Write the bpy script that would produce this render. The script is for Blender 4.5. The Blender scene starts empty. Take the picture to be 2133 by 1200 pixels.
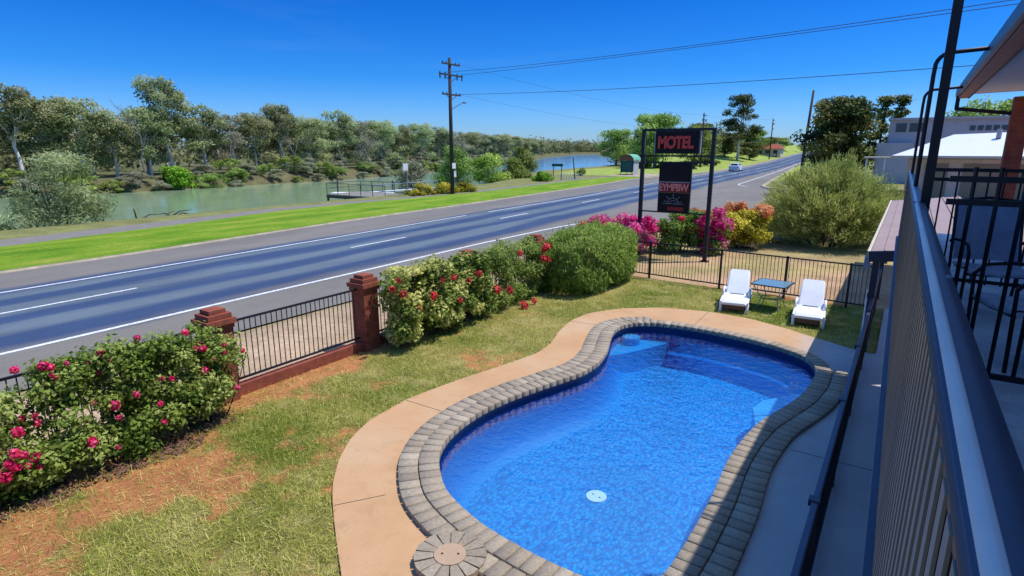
import bpy, bmesh, math, random
import numpy as np
from mathutils import Vector, Matrix, noise as mnoise

random.seed(7)
rng = np.random.default_rng(11)
S = bpy.context.scene
COL = S.collection
R = math.radians
PI = math.pi

# ------------------------------------------------------------------ materials
MATS = {}


def new_mat(name):
    m = bpy.data.materials.new(name)
    m.use_nodes = True
    nt = m.node_tree
    nt.nodes.clear()
    out = nt.nodes.new('ShaderNodeOutputMaterial')
    MATS[name] = m
    return m, nt, out


def N(nt, t, **kw):
    n = nt.nodes.new(t)
    for k, v in kw.items():
        setattr(n, k, v)
    return n


def L(nt, a, b):
    nt.links.new(a, b)


def mixc(nt, fac, a, b, mode='MIX'):
    n = N(nt, 'ShaderNodeMix', data_type='RGBA', blend_type=mode)
    for s, v in ((n.inputs[0], fac), (n.inputs[6], a), (n.inputs[7], b)):
        if isinstance(v, (int, float)):
            s.default_value = v
        elif isinstance(v, (tuple, list)):
            s.default_value = (*v[:3], 1)
        else:
            L(nt, v, s)
    return n.outputs[2]


def ramp(nt, fac, stops):
    n = N(nt, 'ShaderNodeValToRGB')
    e = n.color_ramp.elements
    while len(e) < len(stops):
        e.new(0.5)
    for el, (p, c) in zip(e, stops):
        el.position = p
        el.color = (*c, 1) if len(c) == 3 else c
    L(nt, fac, n.inputs[0])
    return n.outputs[0]


def coords(nt, kind='Object', scale=None):
    tc = N(nt, 'ShaderNodeTexCoord')
    o = tc.outputs[kind]
    if scale:
        mp = N(nt, 'ShaderNodeMapping')
        mp.inputs['Scale'].default_value = scale
        L(nt, o, mp.inputs[0])
        o = mp.outputs[0]
    return o


def noise(nt, vec, scale, detail=4, rough=0.55, dist=0.0):
    n = N(nt, 'ShaderNodeTexNoise')
    n.inputs['Scale'].default_value = scale
    n.inputs['Detail'].default_value = detail
    n.inputs['Roughness'].default_value = rough
    n.inputs['Distortion'].default_value = dist
    L(nt, vec, n.inputs['Vector'])
    return n.outputs[0]


def bump(nt, h, strength, dist=0.02):
    b = N(nt, 'ShaderNodeBump')
    b.inputs['Strength'].default_value = strength
    b.inputs['Distance'].default_value = dist
    L(nt, h, b.inputs['Height'])
    return b.outputs[0]


def principled(nt, out, col, rough=0.7, metal=0.0, spec=0.3, normal=None):
    p = N(nt, 'ShaderNodeBsdfPrincipled')
    for s, v in ((p.inputs['Base Color'], col), (p.inputs['Roughness'], rough)):
        if isinstance(v, (tuple, list)):
            s.default_value = (*v[:3], 1)
        elif isinstance(v, (int, float)):
            s.default_value = v
        else:
            L(nt, v, s)
    p.inputs['Metallic'].default_value = metal
    p.inputs['Specular IOR Level'].default_value = spec
    if normal is not None:
        L(nt, normal, p.inputs['Normal'])
    if out is not None:
        L(nt, p.outputs[0], out.inputs[0])
    return p


def simple(name, col, rough=0.6, var=0.25, scale=3.0, metal=0.0, spec=0.35, bmp=0.0, bscale=60, stretch=None):
    """base colour broken up by two octaves of noise, optional bump"""
    m, nt, out = new_mat(name)
    v = coords(nt, 'Object', stretch)
    n1 = noise(nt, v, scale, 6, 0.65)
    d = tuple(c * (1 - var) for c in col)
    b = tuple(min(1, c * (1 + var)) for c in col)
    c = ramp(nt, n1, [(0.3, d), (0.7, b)])
    nm = bump(nt, noise(nt, v, bscale, 3), bmp) if bmp else None
    principled(nt, out, c, rough, metal, spec, nm)
    return m


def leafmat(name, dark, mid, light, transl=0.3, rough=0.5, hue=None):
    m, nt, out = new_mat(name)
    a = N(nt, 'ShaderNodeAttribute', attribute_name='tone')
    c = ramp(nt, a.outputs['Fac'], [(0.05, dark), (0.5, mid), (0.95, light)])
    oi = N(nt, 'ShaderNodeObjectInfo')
    rv = N(nt, 'ShaderNodeMapRange')
    L(nt, oi.outputs['Random'], rv.inputs[0])
    rv.inputs[3].default_value = 0.78
    rv.inputs[4].default_value = 1.2
    hs = N(nt, 'ShaderNodeHueSaturation')
    L(nt, rv.outputs[0], hs.inputs['Value'])
    if hue:
        hv = N(nt, 'ShaderNodeMapRange')
        L(nt, oi.outputs['Random'], hv.inputs[0])
        hv.inputs[3].default_value = 0.5 - hue
        hv.inputs[4].default_value = 0.5 + hue
        L(nt, hv.outputs[0], hs.inputs['Hue'])
    L(nt, c, hs.inputs['Color'])
    p = principled(nt, None, hs.outputs[0], rough + .12, 0, 0.12)
    t = N(nt, 'ShaderNodeBsdfTranslucent')
    L(nt, hs.outputs[0], t.inputs[0])
    mx = N(nt, 'ShaderNodeMixShader')
    mx.inputs[0].default_value = transl
    L(nt, p.outputs[0], mx.inputs[1])
    L(nt, t.outputs[0], mx.inputs[2])
    L(nt, mx.outputs[0], out.inputs[0])
    return m


def attrmat(name, rough=0.9, nscale=1.2, namp=0.35, fine=18, bmp=0.4, bscale=25):
    """colour from the mesh's Col attribute, broken up by noise"""
    m, nt, out = new_mat(name)
    a = N(nt, 'ShaderNodeAttribute', attribute_name='Col')
    v = coords(nt)
    n1 = noise(nt, v, nscale, 6, 0.65)
    n2 = noise(nt, v, fine, 4, 0.7)
    g1 = ramp(nt, n1, [(0.3, (1 - namp,) * 3), (0.7, (1 + namp,) * 3)])
    g2 = ramp(nt, n2, [(0.3, (1 - namp * .8,) * 3), (0.7, (1 + namp * .8,) * 3)])
    c = mixc(nt, 1.0, a.outputs['Color'], g1, 'MULTIPLY')
    c = mixc(nt, 1.0, c, g2, 'MULTIPLY')
    principled(nt, out, c, rough, 0, 0.15, bump(nt, noise(nt, v, bscale, 5, .7), bmp, .05))
    return m


# ------------------------------------------------------------------ mesh helpers
def link(o, parent=None):
    COL.objects.link(o)
    if parent is not None:
        o.parent = parent
    return o


def tag(o, label=None, cat=None, group=None, kind=None):
    if label:
        o['label'] = label
    if cat:
        o['category'] = cat
    if group:
        o['group'] = group
    if kind:
        o['kind'] = kind
    return o


def thing(name, label, cat, loc=(0, 0, 0), rz=0.0, group=None):
    o = bpy.data.objects.new(name, None)
    o.empty_display_size = 0.1
    o.location = loc
    o.rotation_euler = (0, 0, rz)
    link(o)
    return tag(o, label, cat, group)


def copy_tree(o, parent=None):
    c = o.copy()
    COL.objects.link(c)
    if parent is not None:
        c.parent = parent
    for ch in list(o.children):
        copy_tree(ch, c)
    return c


class MB:
    """collects shapes into one mesh"""

    def __init__(self):
        self.v, self.f = [], []

    def add(self, vs, fs):
        n = len(self.v)
        self.v.extend([tuple(p) for p in vs])
        self.f.extend([tuple(i + n for i in q) for q in fs])
        return self

    def box(self, c, s, rz=0.0, rx=0.0, ry=0.0, bev=0.0):
        hx, hy, hz = s[0] / 2, s[1] / 2, s[2] / 2
        M3 = Matrix.Rotation(rz, 3, 'Z') @ Matrix.Rotation(ry, 3, 'Y') @ Matrix.Rotation(rx, 3, 'X')
        c = Vector(c)
        if bev <= 0:
            ps = [(-hx, -hy, -hz), (hx, -hy, -hz), (hx, hy, -hz), (-hx, hy, -hz), (-hx, -hy, hz), (hx, -hy, hz), (hx, hy, hz), (-hx, hy, hz)]
            return self.add([c + M3 @ Vector(p) for p in ps], [(0, 3, 2, 1), (4, 5, 6, 7), (0, 1, 5, 4), (1, 2, 6, 5), (2, 3, 7, 6), (3, 0, 4, 7)])
        b = min(bev, hx * .9, hy * .9, hz * .9)
        bm = bmesh.new()
        bmesh.ops.create_cube(bm, size=1)
        for v in bm.verts:
            v.co = Vector((v.co.x * s[0], v.co.y * s[1], v.co.z * s[2]))
        bmesh.ops.bevel(bm, geom=bm.edges[:], offset=b, segments=2, affect='EDGES', profile=.6)
        bm.verts.index_update()
        self.add([c + M3 @ v.co for v in bm.verts], [[v.index for v in f.verts] for f in bm.faces])
        bm.free()
        return self

    def bar(self, a, b, w, h=None, up=(0, 0, 1)):
        """rectangular bar from a to b"""
        h = h or w
        a, b = Vector(a), Vector(b)
        d = (b - a).normalized()
        u = Vector(up)
        if abs(d.dot(u)) > .98:
            u = Vector((1, 0, 0))
        s = d.cross(u).normalized()
        u = s.cross(d)
        ps = []
        for p in (a, b):
            for i, j in ((-1, -1), (1, -1), (1, 1), (-1, 1)):
                ps.append(p + s * (i * w / 2) + u * (j * h / 2))
        return self.add(ps, [(0, 1, 2, 3), (7, 6, 5, 4), (0, 4, 5, 1), (1, 5, 6, 2), (2, 6, 7, 3), (3, 7, 4, 0)])

    def tube(self, pts, rad, n=8, caps=True):
        pts = [Vector(p) for p in pts]
        if isinstance(rad, (int, float)):
            rad = [rad] * len(pts)
        rings = []
        prev = None
        for i, p in enumerate(pts):
            if i == 0:
                d = pts[1] - p
            elif i == len(pts) - 1:
                d = p - pts[i - 1]
            else:
                d = (pts[i + 1] - p).normalized() + (p - pts[i - 1]).normalized()
            d = d.normalized() if d.length > 1e-9 else Vector((0, 0, 1))
            if prev is None:
                u = Vector((0, 0, 1)) if abs(d.z) < .9 else Vector((1, 0, 0))
            else:
                u = prev
            s = d.cross(u)
            if s.length < 1e-6:
                s = d.cross(Vector((0, 1, 0)))
            s.normalize()
            u = s.cross(d).normalized()
            prev = u
            rings.append([p + (s * math.cos(2 * PI * k / n) + u * math.sin(2 * PI * k / n)) * rad[i] for k in range(n)])
        vs = [q for r in rings for q in r]
        fs = []
        for i in range(len(pts) - 1):
            for k in range(n):
                a, b = i * n + k, i * n + (k + 1) % n
                fs.append((a, b, b + n, a + n))
        if caps:
            fs.append(tuple(range(n - 1, -1, -1)))
            fs.append(tuple((len(pts) - 1) * n + k for k in range(n)))
        return self.add(vs, fs)

    def cyl(self, c, r, h, n=16, axis='Z', r2=None):
        c = Vector(c)
        d = {'X': Vector((1, 0, 0)), 'Y': Vector((0, 1, 0)), 'Z': Vector((0, 0, 1))}[axis]
        return self.tube([c - d * h / 2, c + d * h / 2], [r, r if r2 is None else r2], n)

    def prism(self, poly, z0, z1):
        n = len(poly)
        vs = [(p[0], p[1], z0) for p in poly] + [(p[0], p[1], z1) for p in poly]
        fs = [tuple(range(n - 1, -1, -1)), tuple(range(n, 2 * n))]
        for i in range(n):
            j = (i + 1) % n
            fs.append((i, j, j + n, i + n))
        return self.add(vs, fs)

    def build(self, name, mat, parent=None, smooth=False):
        me = bpy.data.meshes.new(name)
        me.from_pydata(self.v, [], self.f)
        me.update()
        bm = bmesh.new()
        bm.from_mesh(me)
        bmesh.ops.recalc_face_normals(bm, faces=bm.faces[:])
        bm.to_mesh(me)
        bm.free()
        if smooth:
            me.polygons.foreach_set('use_smooth', [True] * len(me.polygons))
        o = bpy.data.objects.new(name, me)
        me.materials.append(mat if not isinstance(mat, str) else MATS[mat])
        return link(o, parent)


def np_mesh(name, V, F, mat, parent=None, tone=None, col=None, smooth=False):
    """V (n,3), F (m,k) arrays"""
    V = np.asarray(V, np.float32)
    F = np.asarray(F, np.int32)
    me = bpy.data.meshes.new(name)
    k = F.shape[1]
    me.vertices.add(len(V))
    me.vertices.foreach_set('co', V.ravel())
    me.loops.add(F.size)
    me.loops.foreach_set('vertex_index', F.ravel())
    me.polygons.add(len(F))
    me.polygons.foreach_set('loop_start', np.arange(0, F.size, k, dtype=np.int32))
    me.polygons.foreach_set('loop_total', np.full(len(F), k, np.int32))
    if smooth:
        me.polygons.foreach_set('use_smooth', np.ones(len(F), bool))
    me.update(calc_edges=True)
    me.validate()
    if tone is not None:
        a = me.attributes.new('tone', 'FLOAT', 'POINT')
        a.data.foreach_set('value', np.asarray(tone, np.float32))
    if col is not None:
        a = me.color_attributes.new('Col', 'FLOAT_COLOR', 'POINT')
        c = np.ones((len(V), 4), np.float32)
        c[:, :3] = col
        a.data.foreach_set('color', c.ravel())
    me.materials.append(MATS[mat] if isinstance(mat, str) else mat)
    o = bpy.data.objects.new(name, me)
    return link(o, parent)


def unit(v):
    return v / np.maximum(np.linalg.norm(v, axis=1, keepdims=True), 1e-9)


def leaf_quads(P, D, Nn, Ln, W, tone):
    """diamond leaves: centres P, long axis D, normal Nn"""
    n = len(P)
    D = unit(D)
    B = unit(np.cross(D, Nn))
    Ln = np.broadcast_to(np.asarray(Ln, float), (n,))[:, None]
    W = np.broadcast_to(np.asarray(W, float), (n,))[:, None]
    V = np.empty((n, 4, 3))
    V[:, 0] = P - D * Ln / 2
    V[:, 1] = P + B * W / 2 - D * Ln * .05
    V[:, 2] = P + D * Ln / 2
    V[:, 3] = P - B * W / 2 - D * Ln * .05
    F = np.arange(n * 4).reshape(n, 4)
    return V.reshape(-1, 3), F, np.repeat(tone, 4)


def cluster_leaves(clusters, n, Ln, W, seed=0, shell=.45, up=.35, toned=.22, droop=0.0, base=.5):
    """clusters: (cx,cy,cz,rx,ry,rz). leaves fill the outer part of each ellipsoid"""
    g = np.random.default_rng(seed)
    C = np.array(clusters, float)
    w = (C[:, 3] * C[:, 4] * C[:, 5]) ** (2 / 3)
    idx = g.choice(len(C), n, p=w / w.sum())
    d = unit(g.normal(size=(n, 3)))
    r = shell + (1 - shell) * g.random(n) ** .6
    r *= 1 + .13 * g.normal(size=n)
    P = C[idx, :3] + d * C[idx, 3:6] * r[:, None]
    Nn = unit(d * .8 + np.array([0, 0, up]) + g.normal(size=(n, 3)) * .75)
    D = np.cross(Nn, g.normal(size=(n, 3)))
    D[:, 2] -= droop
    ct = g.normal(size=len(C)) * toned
    tone = np.clip(base + ct[idx] + g.normal(size=n) * .17 + .12 * d[:, 2], 0, 1)  # tone rises towards each cluster's top, light put into the colour
    s = g.uniform(.7, 1.3, n)
    return leaf_quads(P, D, Nn, Ln * s, W * s, tone)


def leaf_obj(name, parts, mat, parent=None):
    Vs, Fs, Ts, off = [], [], [], 0
    for V, F, T in parts:
        Vs.append(V)
        Fs.append(F + off)
        Ts.append(T)
        off += len(V)
    return np_mesh(name, np.concatenate(Vs), np.concatenate(Fs), mat, parent, np.concatenate(Ts))


def vnoise(X, Y, s, seed=0, octv=4):
    """value noise, vectorised"""
    r = np.zeros(np.shape(X))
    amp, tot = 1.0, 0.0
    g = np.random.default_rng(seed)
    T = g.random((256, 256))
    for o in range(octv):
        x, y = X * s + 17.3 * o, Y * s + 9.1 * o
        xi, yi = np.floor(x).astype(int), np.floor(y).astype(int)
        fx, fy_ = x - xi, y - yi
        fx, fy_ = fx * fx * (3 - 2 * fx), fy_ * fy_ * (3 - 2 * fy_)
        a = T[xi % 256, yi % 256]
        b = T[(xi + 1) % 256, yi % 256]
        c_ = T[xi % 256, (yi + 1) % 256]
        d = T[(xi + 1) % 256, (yi + 1) % 256]
        r += amp * ((a * (1 - fx) + b * fx) * (1 - fy_) + (c_ * (1 - fx) + d * fx) * fy_)
        tot += amp
        amp *= .55
        s *= 2.1
    return r / tot


def smoothstep(a, b, x):
    t = np.clip((x - a) / (b - a), 0, 1)
    return t * t * (3 - 2 * t)


def resample(poly, step, closed=True, smooth=6):
    P = np.array(poly, float)
    if closed:
        P = np.vstack([P, P[:1]])
    d = np.r_[0, np.cumsum(np.linalg.norm(np.diff(P, axis=0), axis=1))]
    n = int(round(d[-1] / step))
    t = np.linspace(0, d[-1], n + (0 if closed else 1), endpoint=not closed)
    Q = np.c_[np.interp(t, d, P[:, 0]), np.interp(t, d, P[:, 1])]
    for _ in range(smooth):
        if closed:
            Q = (np.roll(Q, 1, 0) + 2 * Q + np.roll(Q, -1, 0)) / 4
        else:
            Q[1:-1] = (Q[:-2] + 2 * Q[1:-1] + Q[2:]) / 4
    return Q


def inside(poly, X, Y):
    """vectorised point in polygon"""
    P = np.asarray(poly)
    r = np.zeros(np.shape(X), bool)
    j = len(P) - 1
    for i in range(len(P)):
        xi, yi = P[i]
        xj, yj = P[j]
        c = ((yi > Y) != (yj > Y)) & (X < (xj - xi) * (Y - yi) / (yj - yi + 1e-12) + xi)
        r ^= c
        j = i
    return r


def fill_poly(outer, z, holes=()):
    bm = bmesh.new()
    es = []
    for loop in (outer, *holes):
        vs = [bm.verts.new((p[0], p[1], z)) for p in loop]
        es += [bm.edges.new((vs[i], vs[(i + 1) % len(vs)])) for i in range(len(vs))]
    bmesh.ops.triangle_fill(bm, edges=es, use_beauty=True)
    for f in bm.faces:
        if f.normal.z < 0:
            f.normal_flip()
    bm.verts.index_update()
    V = [v.co[:] for v in bm.verts]
    F = [[v.index for v in f.verts] for f in bm.faces]
    bm.free()
    return V, F


def offset_loop(Q, d):
    t = np.roll(Q, -1, 0) - np.roll(Q, 1, 0)
    t /= np.linalg.norm(t, axis=1, keepdims=True)
    nrm = np.c_[t[:, 1], -t[:, 0]]
    a = np.sum(Q[:, 0] * np.roll(Q[:, 1], -1) - Q[:, 1] * np.roll(Q[:, 0], -1))
    if a < 0:
        nrm = -nrm
    return Q + nrm * d     # outward for d > 0


# ------------------------------------------------------------------ material list
simple('dark_steel', (.022, .03, .055), .35, .2, 2, .2, .5)
simple('black_steel', (.01, .011, .016), .55, .25, 4, .2, .5)
simple('rail_steel', (.06, .085, .14), .45, .12, 2, .3, .5)
simple('rail_highlight', (.62, .61, .62), .42, .12, 2.5, 0, .6)  # pale tone for the sky highlight painted along the handrail
simple('fence_black', (.014, .014, .017), .45, .2, 5, .1, .4)
simple('white_plastic', (.8, .81, .84), .35, .05, 3, 0, .5)
simple('white_paint', (.78, .79, .8), .5, .08, 3)
simple('sling_blue', (.42, .42, .52), .7, .2, 8)
simple('screen_shade', (.07, .055, .045), .6, .3, 2.5)  # darker copy of the screen tone, painted shade on the paling sides
simple('screen_taupe', (.27, .215, .17), .5, .3, 2.5, .1, .4, stretch=(1, 1, .2))
simple('roof_brown', (.36, .25, .21), .5, .1, 1.2, .0, .35)
simple('trim_cream', (.55, .48, .36), .6, .1)
simple('soffit_grey', (.62, .6, .6), .8, .06)
simple('fascia_brown', (.3, .12, .085), .6, .15, 6)
simple('wall_pale', (.55, .6, .7), .8, .06)
simple('cream_render', (.66, .54, .42), .85, .08)
simple('garage_brown', (.3, .24, .15), .6, .1, 2)
simple('grey_concrete_wall', (.42, .42, .45), .85, .1, .6)
simple('window_dark', (.03, .035, .045), .15, .2, 3, 0, .6)
simple('pole_wood', (.055, .04, .032), .85, .3, 2, stretch=(6, 6, .4))
simple('insulator', (.06, .05, .05), .3, .2)
simple('wire', (.05, .065, .12), .5, .1)
simple('sign_black', (.009, .009, .012), .6, .3, 2, 0, .2)
simple('sign_navy', (.014, .014, .016), .7, .3, 2, 0, .15)
simple('sign_red', (.5, .055, .045), .5, .18, 5)
simple('sign_pink', (.68, .24, .2), .5, .18, 5)
simple('sign_dark_red', (.2, .012, .012), .5, .15)
simple('sign_grey', (.3, .32, .36), .5, .1)
simple('sign_white', (.72, .74, .78), .5, .06)
simple('shelter_teal', (.01, .1, .085), .5, .15)
simple('shelter_green', (.16, .42, .26), .5, .1)
simple('shelter_brown', (.18, .09, .06), .7, .15)
simple('jetty_wood', (.22, .2, .17), .85, .2, 2, stretch=(1, 6, 1))
simple('bark_pale', (.6, .55, .48), .85, .35, 1.5, stretch=(3, 3, .6))
simple('bark_grey', (.2, .17, .14), .9, .35, 2, stretch=(3, 3, .6))
simple('bark_dark', (.07, .055, .045), .9, .3, 3)
simple('car_white', (.75, .77, .8), .25, .03, 1, 0, .6)
simple('tyre', (.015, .015, .016), .8, .1)
simple('tail_red', (.5, .02, .02), .3, .1)
simple('concrete_kerb', (.36, .3, .21), .95, .35, 1.6, bmp=.4, bscale=20)
simple('stone_wall', (.2, .12, .075), .9, .5, 2.2, bmp=.8, bscale=6)
simple('roof_white', (.68, .69, .72), .4, .03, .7)
simple('roof_red', (.3, .07, .04), .8, .2)
simple('lid_stone', (.42, .29, .19), .85, .08, 12, bmp=.2, bscale=80)
simple('pool_fitting', (.9, .97, .9), .4, .05)
simple('hole_dark', (.01, .01, .012), .8, .1)
simple('mulch', (.16, .085, .05), .95, .5, 9, bmp=.8, bscale=30)

# brick
m, nt, out = new_mat('brick_red')
v = coords(nt)
bt = N(nt, 'ShaderNodeTexBrick')
bt.inputs['Color1'].default_value = (.3, .075, .04, 1)
bt.inputs['Color2'].default_value = (.22, .05, .03, 1)
bt.inputs['Mortar'].default_value = (.2, .12, .095, 1)
bt.inputs['Scale'].default_value = 1
bt.inputs['Mortar Size'].default_value = .006
bt.inputs['Brick Width'].default_value = .23
bt.inputs['Row Height'].default_value = .085
# bricks laid on vertical faces whichever way they look: u = x + y, v = z
sx = N(nt, 'ShaderNodeSeparateXYZ')
L(nt, v, sx.inputs[0])
ad = N(nt, 'ShaderNodeMath', operation='ADD')
L(nt, sx.outputs[0], ad.inputs[0])
L(nt, sx.outputs[1], ad.inputs[1])
cx = N(nt, 'ShaderNodeCombineXYZ')
L(nt, ad.outputs[0], cx.inputs[0])
L(nt, sx.outputs[2], cx.inputs[1])
L(nt, cx.outputs[0], bt.inputs['Vector'])
c = mixc(nt, .45, bt.outputs[0], ramp(nt, noise(nt, v, 7, 5), [(.3, (.12, .035, .02)), (.7, (.36, .1, .055))]))
principled(nt, out, c, .85, 0, .25, bump(nt, bt.outputs[1], -.5, .01))

# asphalt: per-vertex "lane" = metres right of the road's centre line
m, nt, out = new_mat('asphalt')
v = coords(nt)
a = N(nt, 'ShaderNodeAttribute', attribute_name='tone')
wob = noise(nt, coords(nt, 'Object', (1, .12, 1)), .9, 4)
ma = N(nt, 'ShaderNodeMath', operation='MULTIPLY_ADD')
L(nt, wob, ma.inputs[0])
ma.inputs[1].default_value = .09
L(nt, a.outputs['Fac'], ma.inputs[2])
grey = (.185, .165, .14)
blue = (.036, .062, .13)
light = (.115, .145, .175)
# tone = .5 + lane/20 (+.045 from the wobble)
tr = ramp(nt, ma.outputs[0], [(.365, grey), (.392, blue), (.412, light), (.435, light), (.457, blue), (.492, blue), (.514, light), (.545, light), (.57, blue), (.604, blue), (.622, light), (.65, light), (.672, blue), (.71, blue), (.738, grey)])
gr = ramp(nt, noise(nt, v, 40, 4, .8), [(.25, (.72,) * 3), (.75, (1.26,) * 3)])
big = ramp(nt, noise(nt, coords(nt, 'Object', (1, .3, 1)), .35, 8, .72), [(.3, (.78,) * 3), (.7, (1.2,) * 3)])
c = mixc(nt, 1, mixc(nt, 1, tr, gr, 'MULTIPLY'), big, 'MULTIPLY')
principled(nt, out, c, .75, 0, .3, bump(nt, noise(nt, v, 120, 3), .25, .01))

m, nt, out = new_mat('road_paint')
v = coords(nt)
c = ramp(nt, noise(nt, v, 12, 5, .75), [(.3, (.2, .21, .25)), (.46, (.62, .63, .66)), (.6, (.78, .79, .8))])
principled(nt, out, c, .6, 0, .3)

m, nt, out = new_mat('grass_verge')
v = coords(nt)
a = N(nt, 'ShaderNodeAttribute', attribute_name='tone')
st = coords(nt, 'Object', (1, .25, 1))
n1 = noise(nt, st, .8, 5, .65)
n2 = noise(nt, v, 9, 5, .75)
g = ramp(nt, n1, [(.32, (.09, .2, .01)), (.5, (.17, .29, .018)), (.68, (.3, .34, .045))])
g = mixc(nt, .75, g, ramp(nt, n2, [(.25, (.5,) * 3), (.75, (1.4,) * 3)]), 'MULTIPLY')
ed = N(nt, 'ShaderNodeMath', operation='MULTIPLY_ADD')
L(nt, noise(nt, v, 1.3, 5, .7), ed.inputs[0])
ed.inputs[1].default_value = .9
L(nt, a.outputs['Fac'], ed.inputs[2])
fac = ramp(nt, ed.outputs[0], [(.95, (0, 0, 0)), (1.0, (1, 1, 1))])
fac = N(nt, 'ShaderNodeMapRange')
L(nt, ed.outputs[0], fac.inputs[0])
fac.inputs[1].default_value = .9
fac.inputs[2].default_value = 1.25
sand = ramp(nt, n2, [(.3, (.36, .27, .14)), (.7, (.55, .45, .26))])
c = mixc(nt, fac.outputs[0], g, sand)
principled(nt, out, c, .9, 0, .1, bump(nt, n2, .9, .08))

simple('path_grey', (.2, .18, .155), .9, .12, 1.5, bmp=.3, bscale=30)
attrmat('terrain_soil', .95, .6, .3, 7, .6, 9)
attrmat('lawn_soil', .95, 3.0, .28, 38, .9, 45)

# deck concrete
m, nt, out = new_mat('deck_concrete')
v = coords(nt)
n1 = noise(nt, v, .7, 6, .6)
n2 = noise(nt, v, 40, 3)
c = ramp(nt, n1, [(.28, (.43, .25, .125)), (.5, (.51, .3, .155)), (.72, (.52, .35, .21))])
# the walkway along the building is plain grey concrete
sx = N(nt, 'ShaderNodeSeparateXYZ')
L(nt, v, sx.inputs[0])
gx = N(nt, 'ShaderNodeMapRange')
L(nt, sx.outputs[0], gx.inputs[0])
gx.inputs[1].default_value = -1.7
gx.inputs[2].default_value = -.9
c = mixc(nt, gx.outputs[0], c, ramp(nt, n1, [(.3, (.36, .35, .36)), (.7, (.46, .45, .45))]))
c = mixc(nt, .14, c, ramp(nt, n2, [(.3, (.7,) * 3), (.7, (1.25,) * 3)]), 'MULTIPLY')
stn = noise(nt, v, 2.6, 7, .75, .6)
c = mixc(nt, .7, c, ramp(nt, stn, [(.3, (.78,) * 3), (.46, (1,) * 3), (.62, (1,) * 3), (.75, (1.12,) * 3)]), 'MULTIPLY')
principled(nt, out, c, .8, 0, .25, bump(nt, n2, .05, .01))

m, nt, out = new_mat('paver')
a = N(nt, 'ShaderNodeAttribute', attribute_name='tone')
v = coords(nt)
c = ramp(nt, a.outputs['Fac'], [(0, (.25, .2, .15)), (.5, (.36, .295, .22)), (1, (.46, .385, .29))])
c = mixc(nt, .8, c, ramp(nt, noise(nt, v, 26, 6, .7), [(.28, (.62,) * 3), (.72, (1.25,) * 3)]), 'MULTIPLY')
principled(nt, out, c, .85, 0, .25, bump(nt, noise(nt, v, 90, 4), .3, .01))
simple('mortar', (.075, .06, .05), .95, .2, 9)

# pool lining
m, nt, out = new_mat('pool_floor')
v = coords(nt)
warp = mixc(nt, .12, v, N(nt, 'ShaderNodeTexNoise').outputs[1], 'ADD')
vo = N(nt, 'ShaderNodeTexVoronoi', feature='F1')
vo.inputs['Scale'].default_value = 24
mp = N(nt, 'ShaderNodeMapping')
mp.inputs['Scale'].default_value = (1, .6, 1)
mp.inputs['Rotation'].default_value = (0, 0, .6)
L(nt, v, mp.inputs[0])
dn = N(nt, 'ShaderNodeTexNoise')
dn.inputs['Scale'].default_value = 5
L(nt, mp.outputs[0], dn.inputs['Vector'])
wv = mixc(nt, .1, mp.outputs[0], dn.outputs[1])
L(nt, wv, vo.inputs['Vector'])
fine = noise(nt, wv, 30, 4, .7)
big = noise(nt, v, .8, 3)
c = ramp(nt, vo.outputs[0], [(.05, (.012, .45, .88)), (.35, (.001, .27, .7)), (.7, (.0, .13, .46))])
c = mixc(nt, .55, c, ramp(nt, fine, [(.3, (.55,) * 3), (.7, (1.45,) * 3)]), 'MULTIPLY')
c = mixc(nt, .6, c, ramp(nt, big, [(.3, (.8,) * 3), (.7, (1.2,) * 3)]), 'MULTIPLY')
principled(nt, out, c, .6, 0, .2)
m, nt, out = new_mat('pool_wall')
v = coords(nt)
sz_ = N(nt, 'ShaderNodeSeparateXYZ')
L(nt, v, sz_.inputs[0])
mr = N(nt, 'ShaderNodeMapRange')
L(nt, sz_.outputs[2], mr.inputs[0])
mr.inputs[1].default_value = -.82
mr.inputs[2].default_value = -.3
c = ramp(nt, mr.outputs[0], [(0, (.002, .24, .66)), (.25, (.002, .15, .55)), (1, (.001, .055, .36))])  # ramp deepens up the wall, painting in the shade below the coping
c = mixc(nt, .4, c, ramp(nt, noise(nt, v, 14, 4, .7), [(.3, (.7,) * 3), (.7, (1.3,) * 3)]), 'MULTIPLY')
principled(nt, out, c, .5, 0, .2)
simple('pool_step', (.02, .3, .72), .5, .12, 5)
simple('pool_seat', (.06, .42, .85), .5, .1, 5)
simple('pool_rim_shade', (.01, .02, .1), .35, .25, 20)  # navy tone of the shadow painted beneath the coping

m, nt, out = new_mat('pool_water')
v = coords(nt)
hb = noise(nt, v, 5.5, 3, .6, .6)
nrm = bump(nt, hb, .3, .05)
fr = N(nt, 'ShaderNodeFresnel')
fr.inputs[0].default_value = 1.33
L(nt, nrm, fr.inputs['Normal'])
tp = N(nt, 'ShaderNodeBsdfTransparent')
tp.inputs[0].default_value = (.8, .95, 1.0, 1)
gl = N(nt, 'ShaderNodeBsdfGlossy')
gl.inputs['Roughness'].default_value = .03
L(nt, nrm, gl.inputs['Normal'])
mx = N(nt, 'ShaderNodeMixShader')
fm = N(nt, 'ShaderNodeMath', operation='MULTIPLY')
L(nt, fr.outputs[0], fm.inputs[0])
fm.inputs[1].default_value = .5
L(nt, fm.outputs[0], mx.inputs[0])
L(nt, tp.outputs[0], mx.inputs[1])
L(nt, gl.outputs[0], mx.inputs[2])
L(nt, mx.outputs[0], out.inputs[0])

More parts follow.
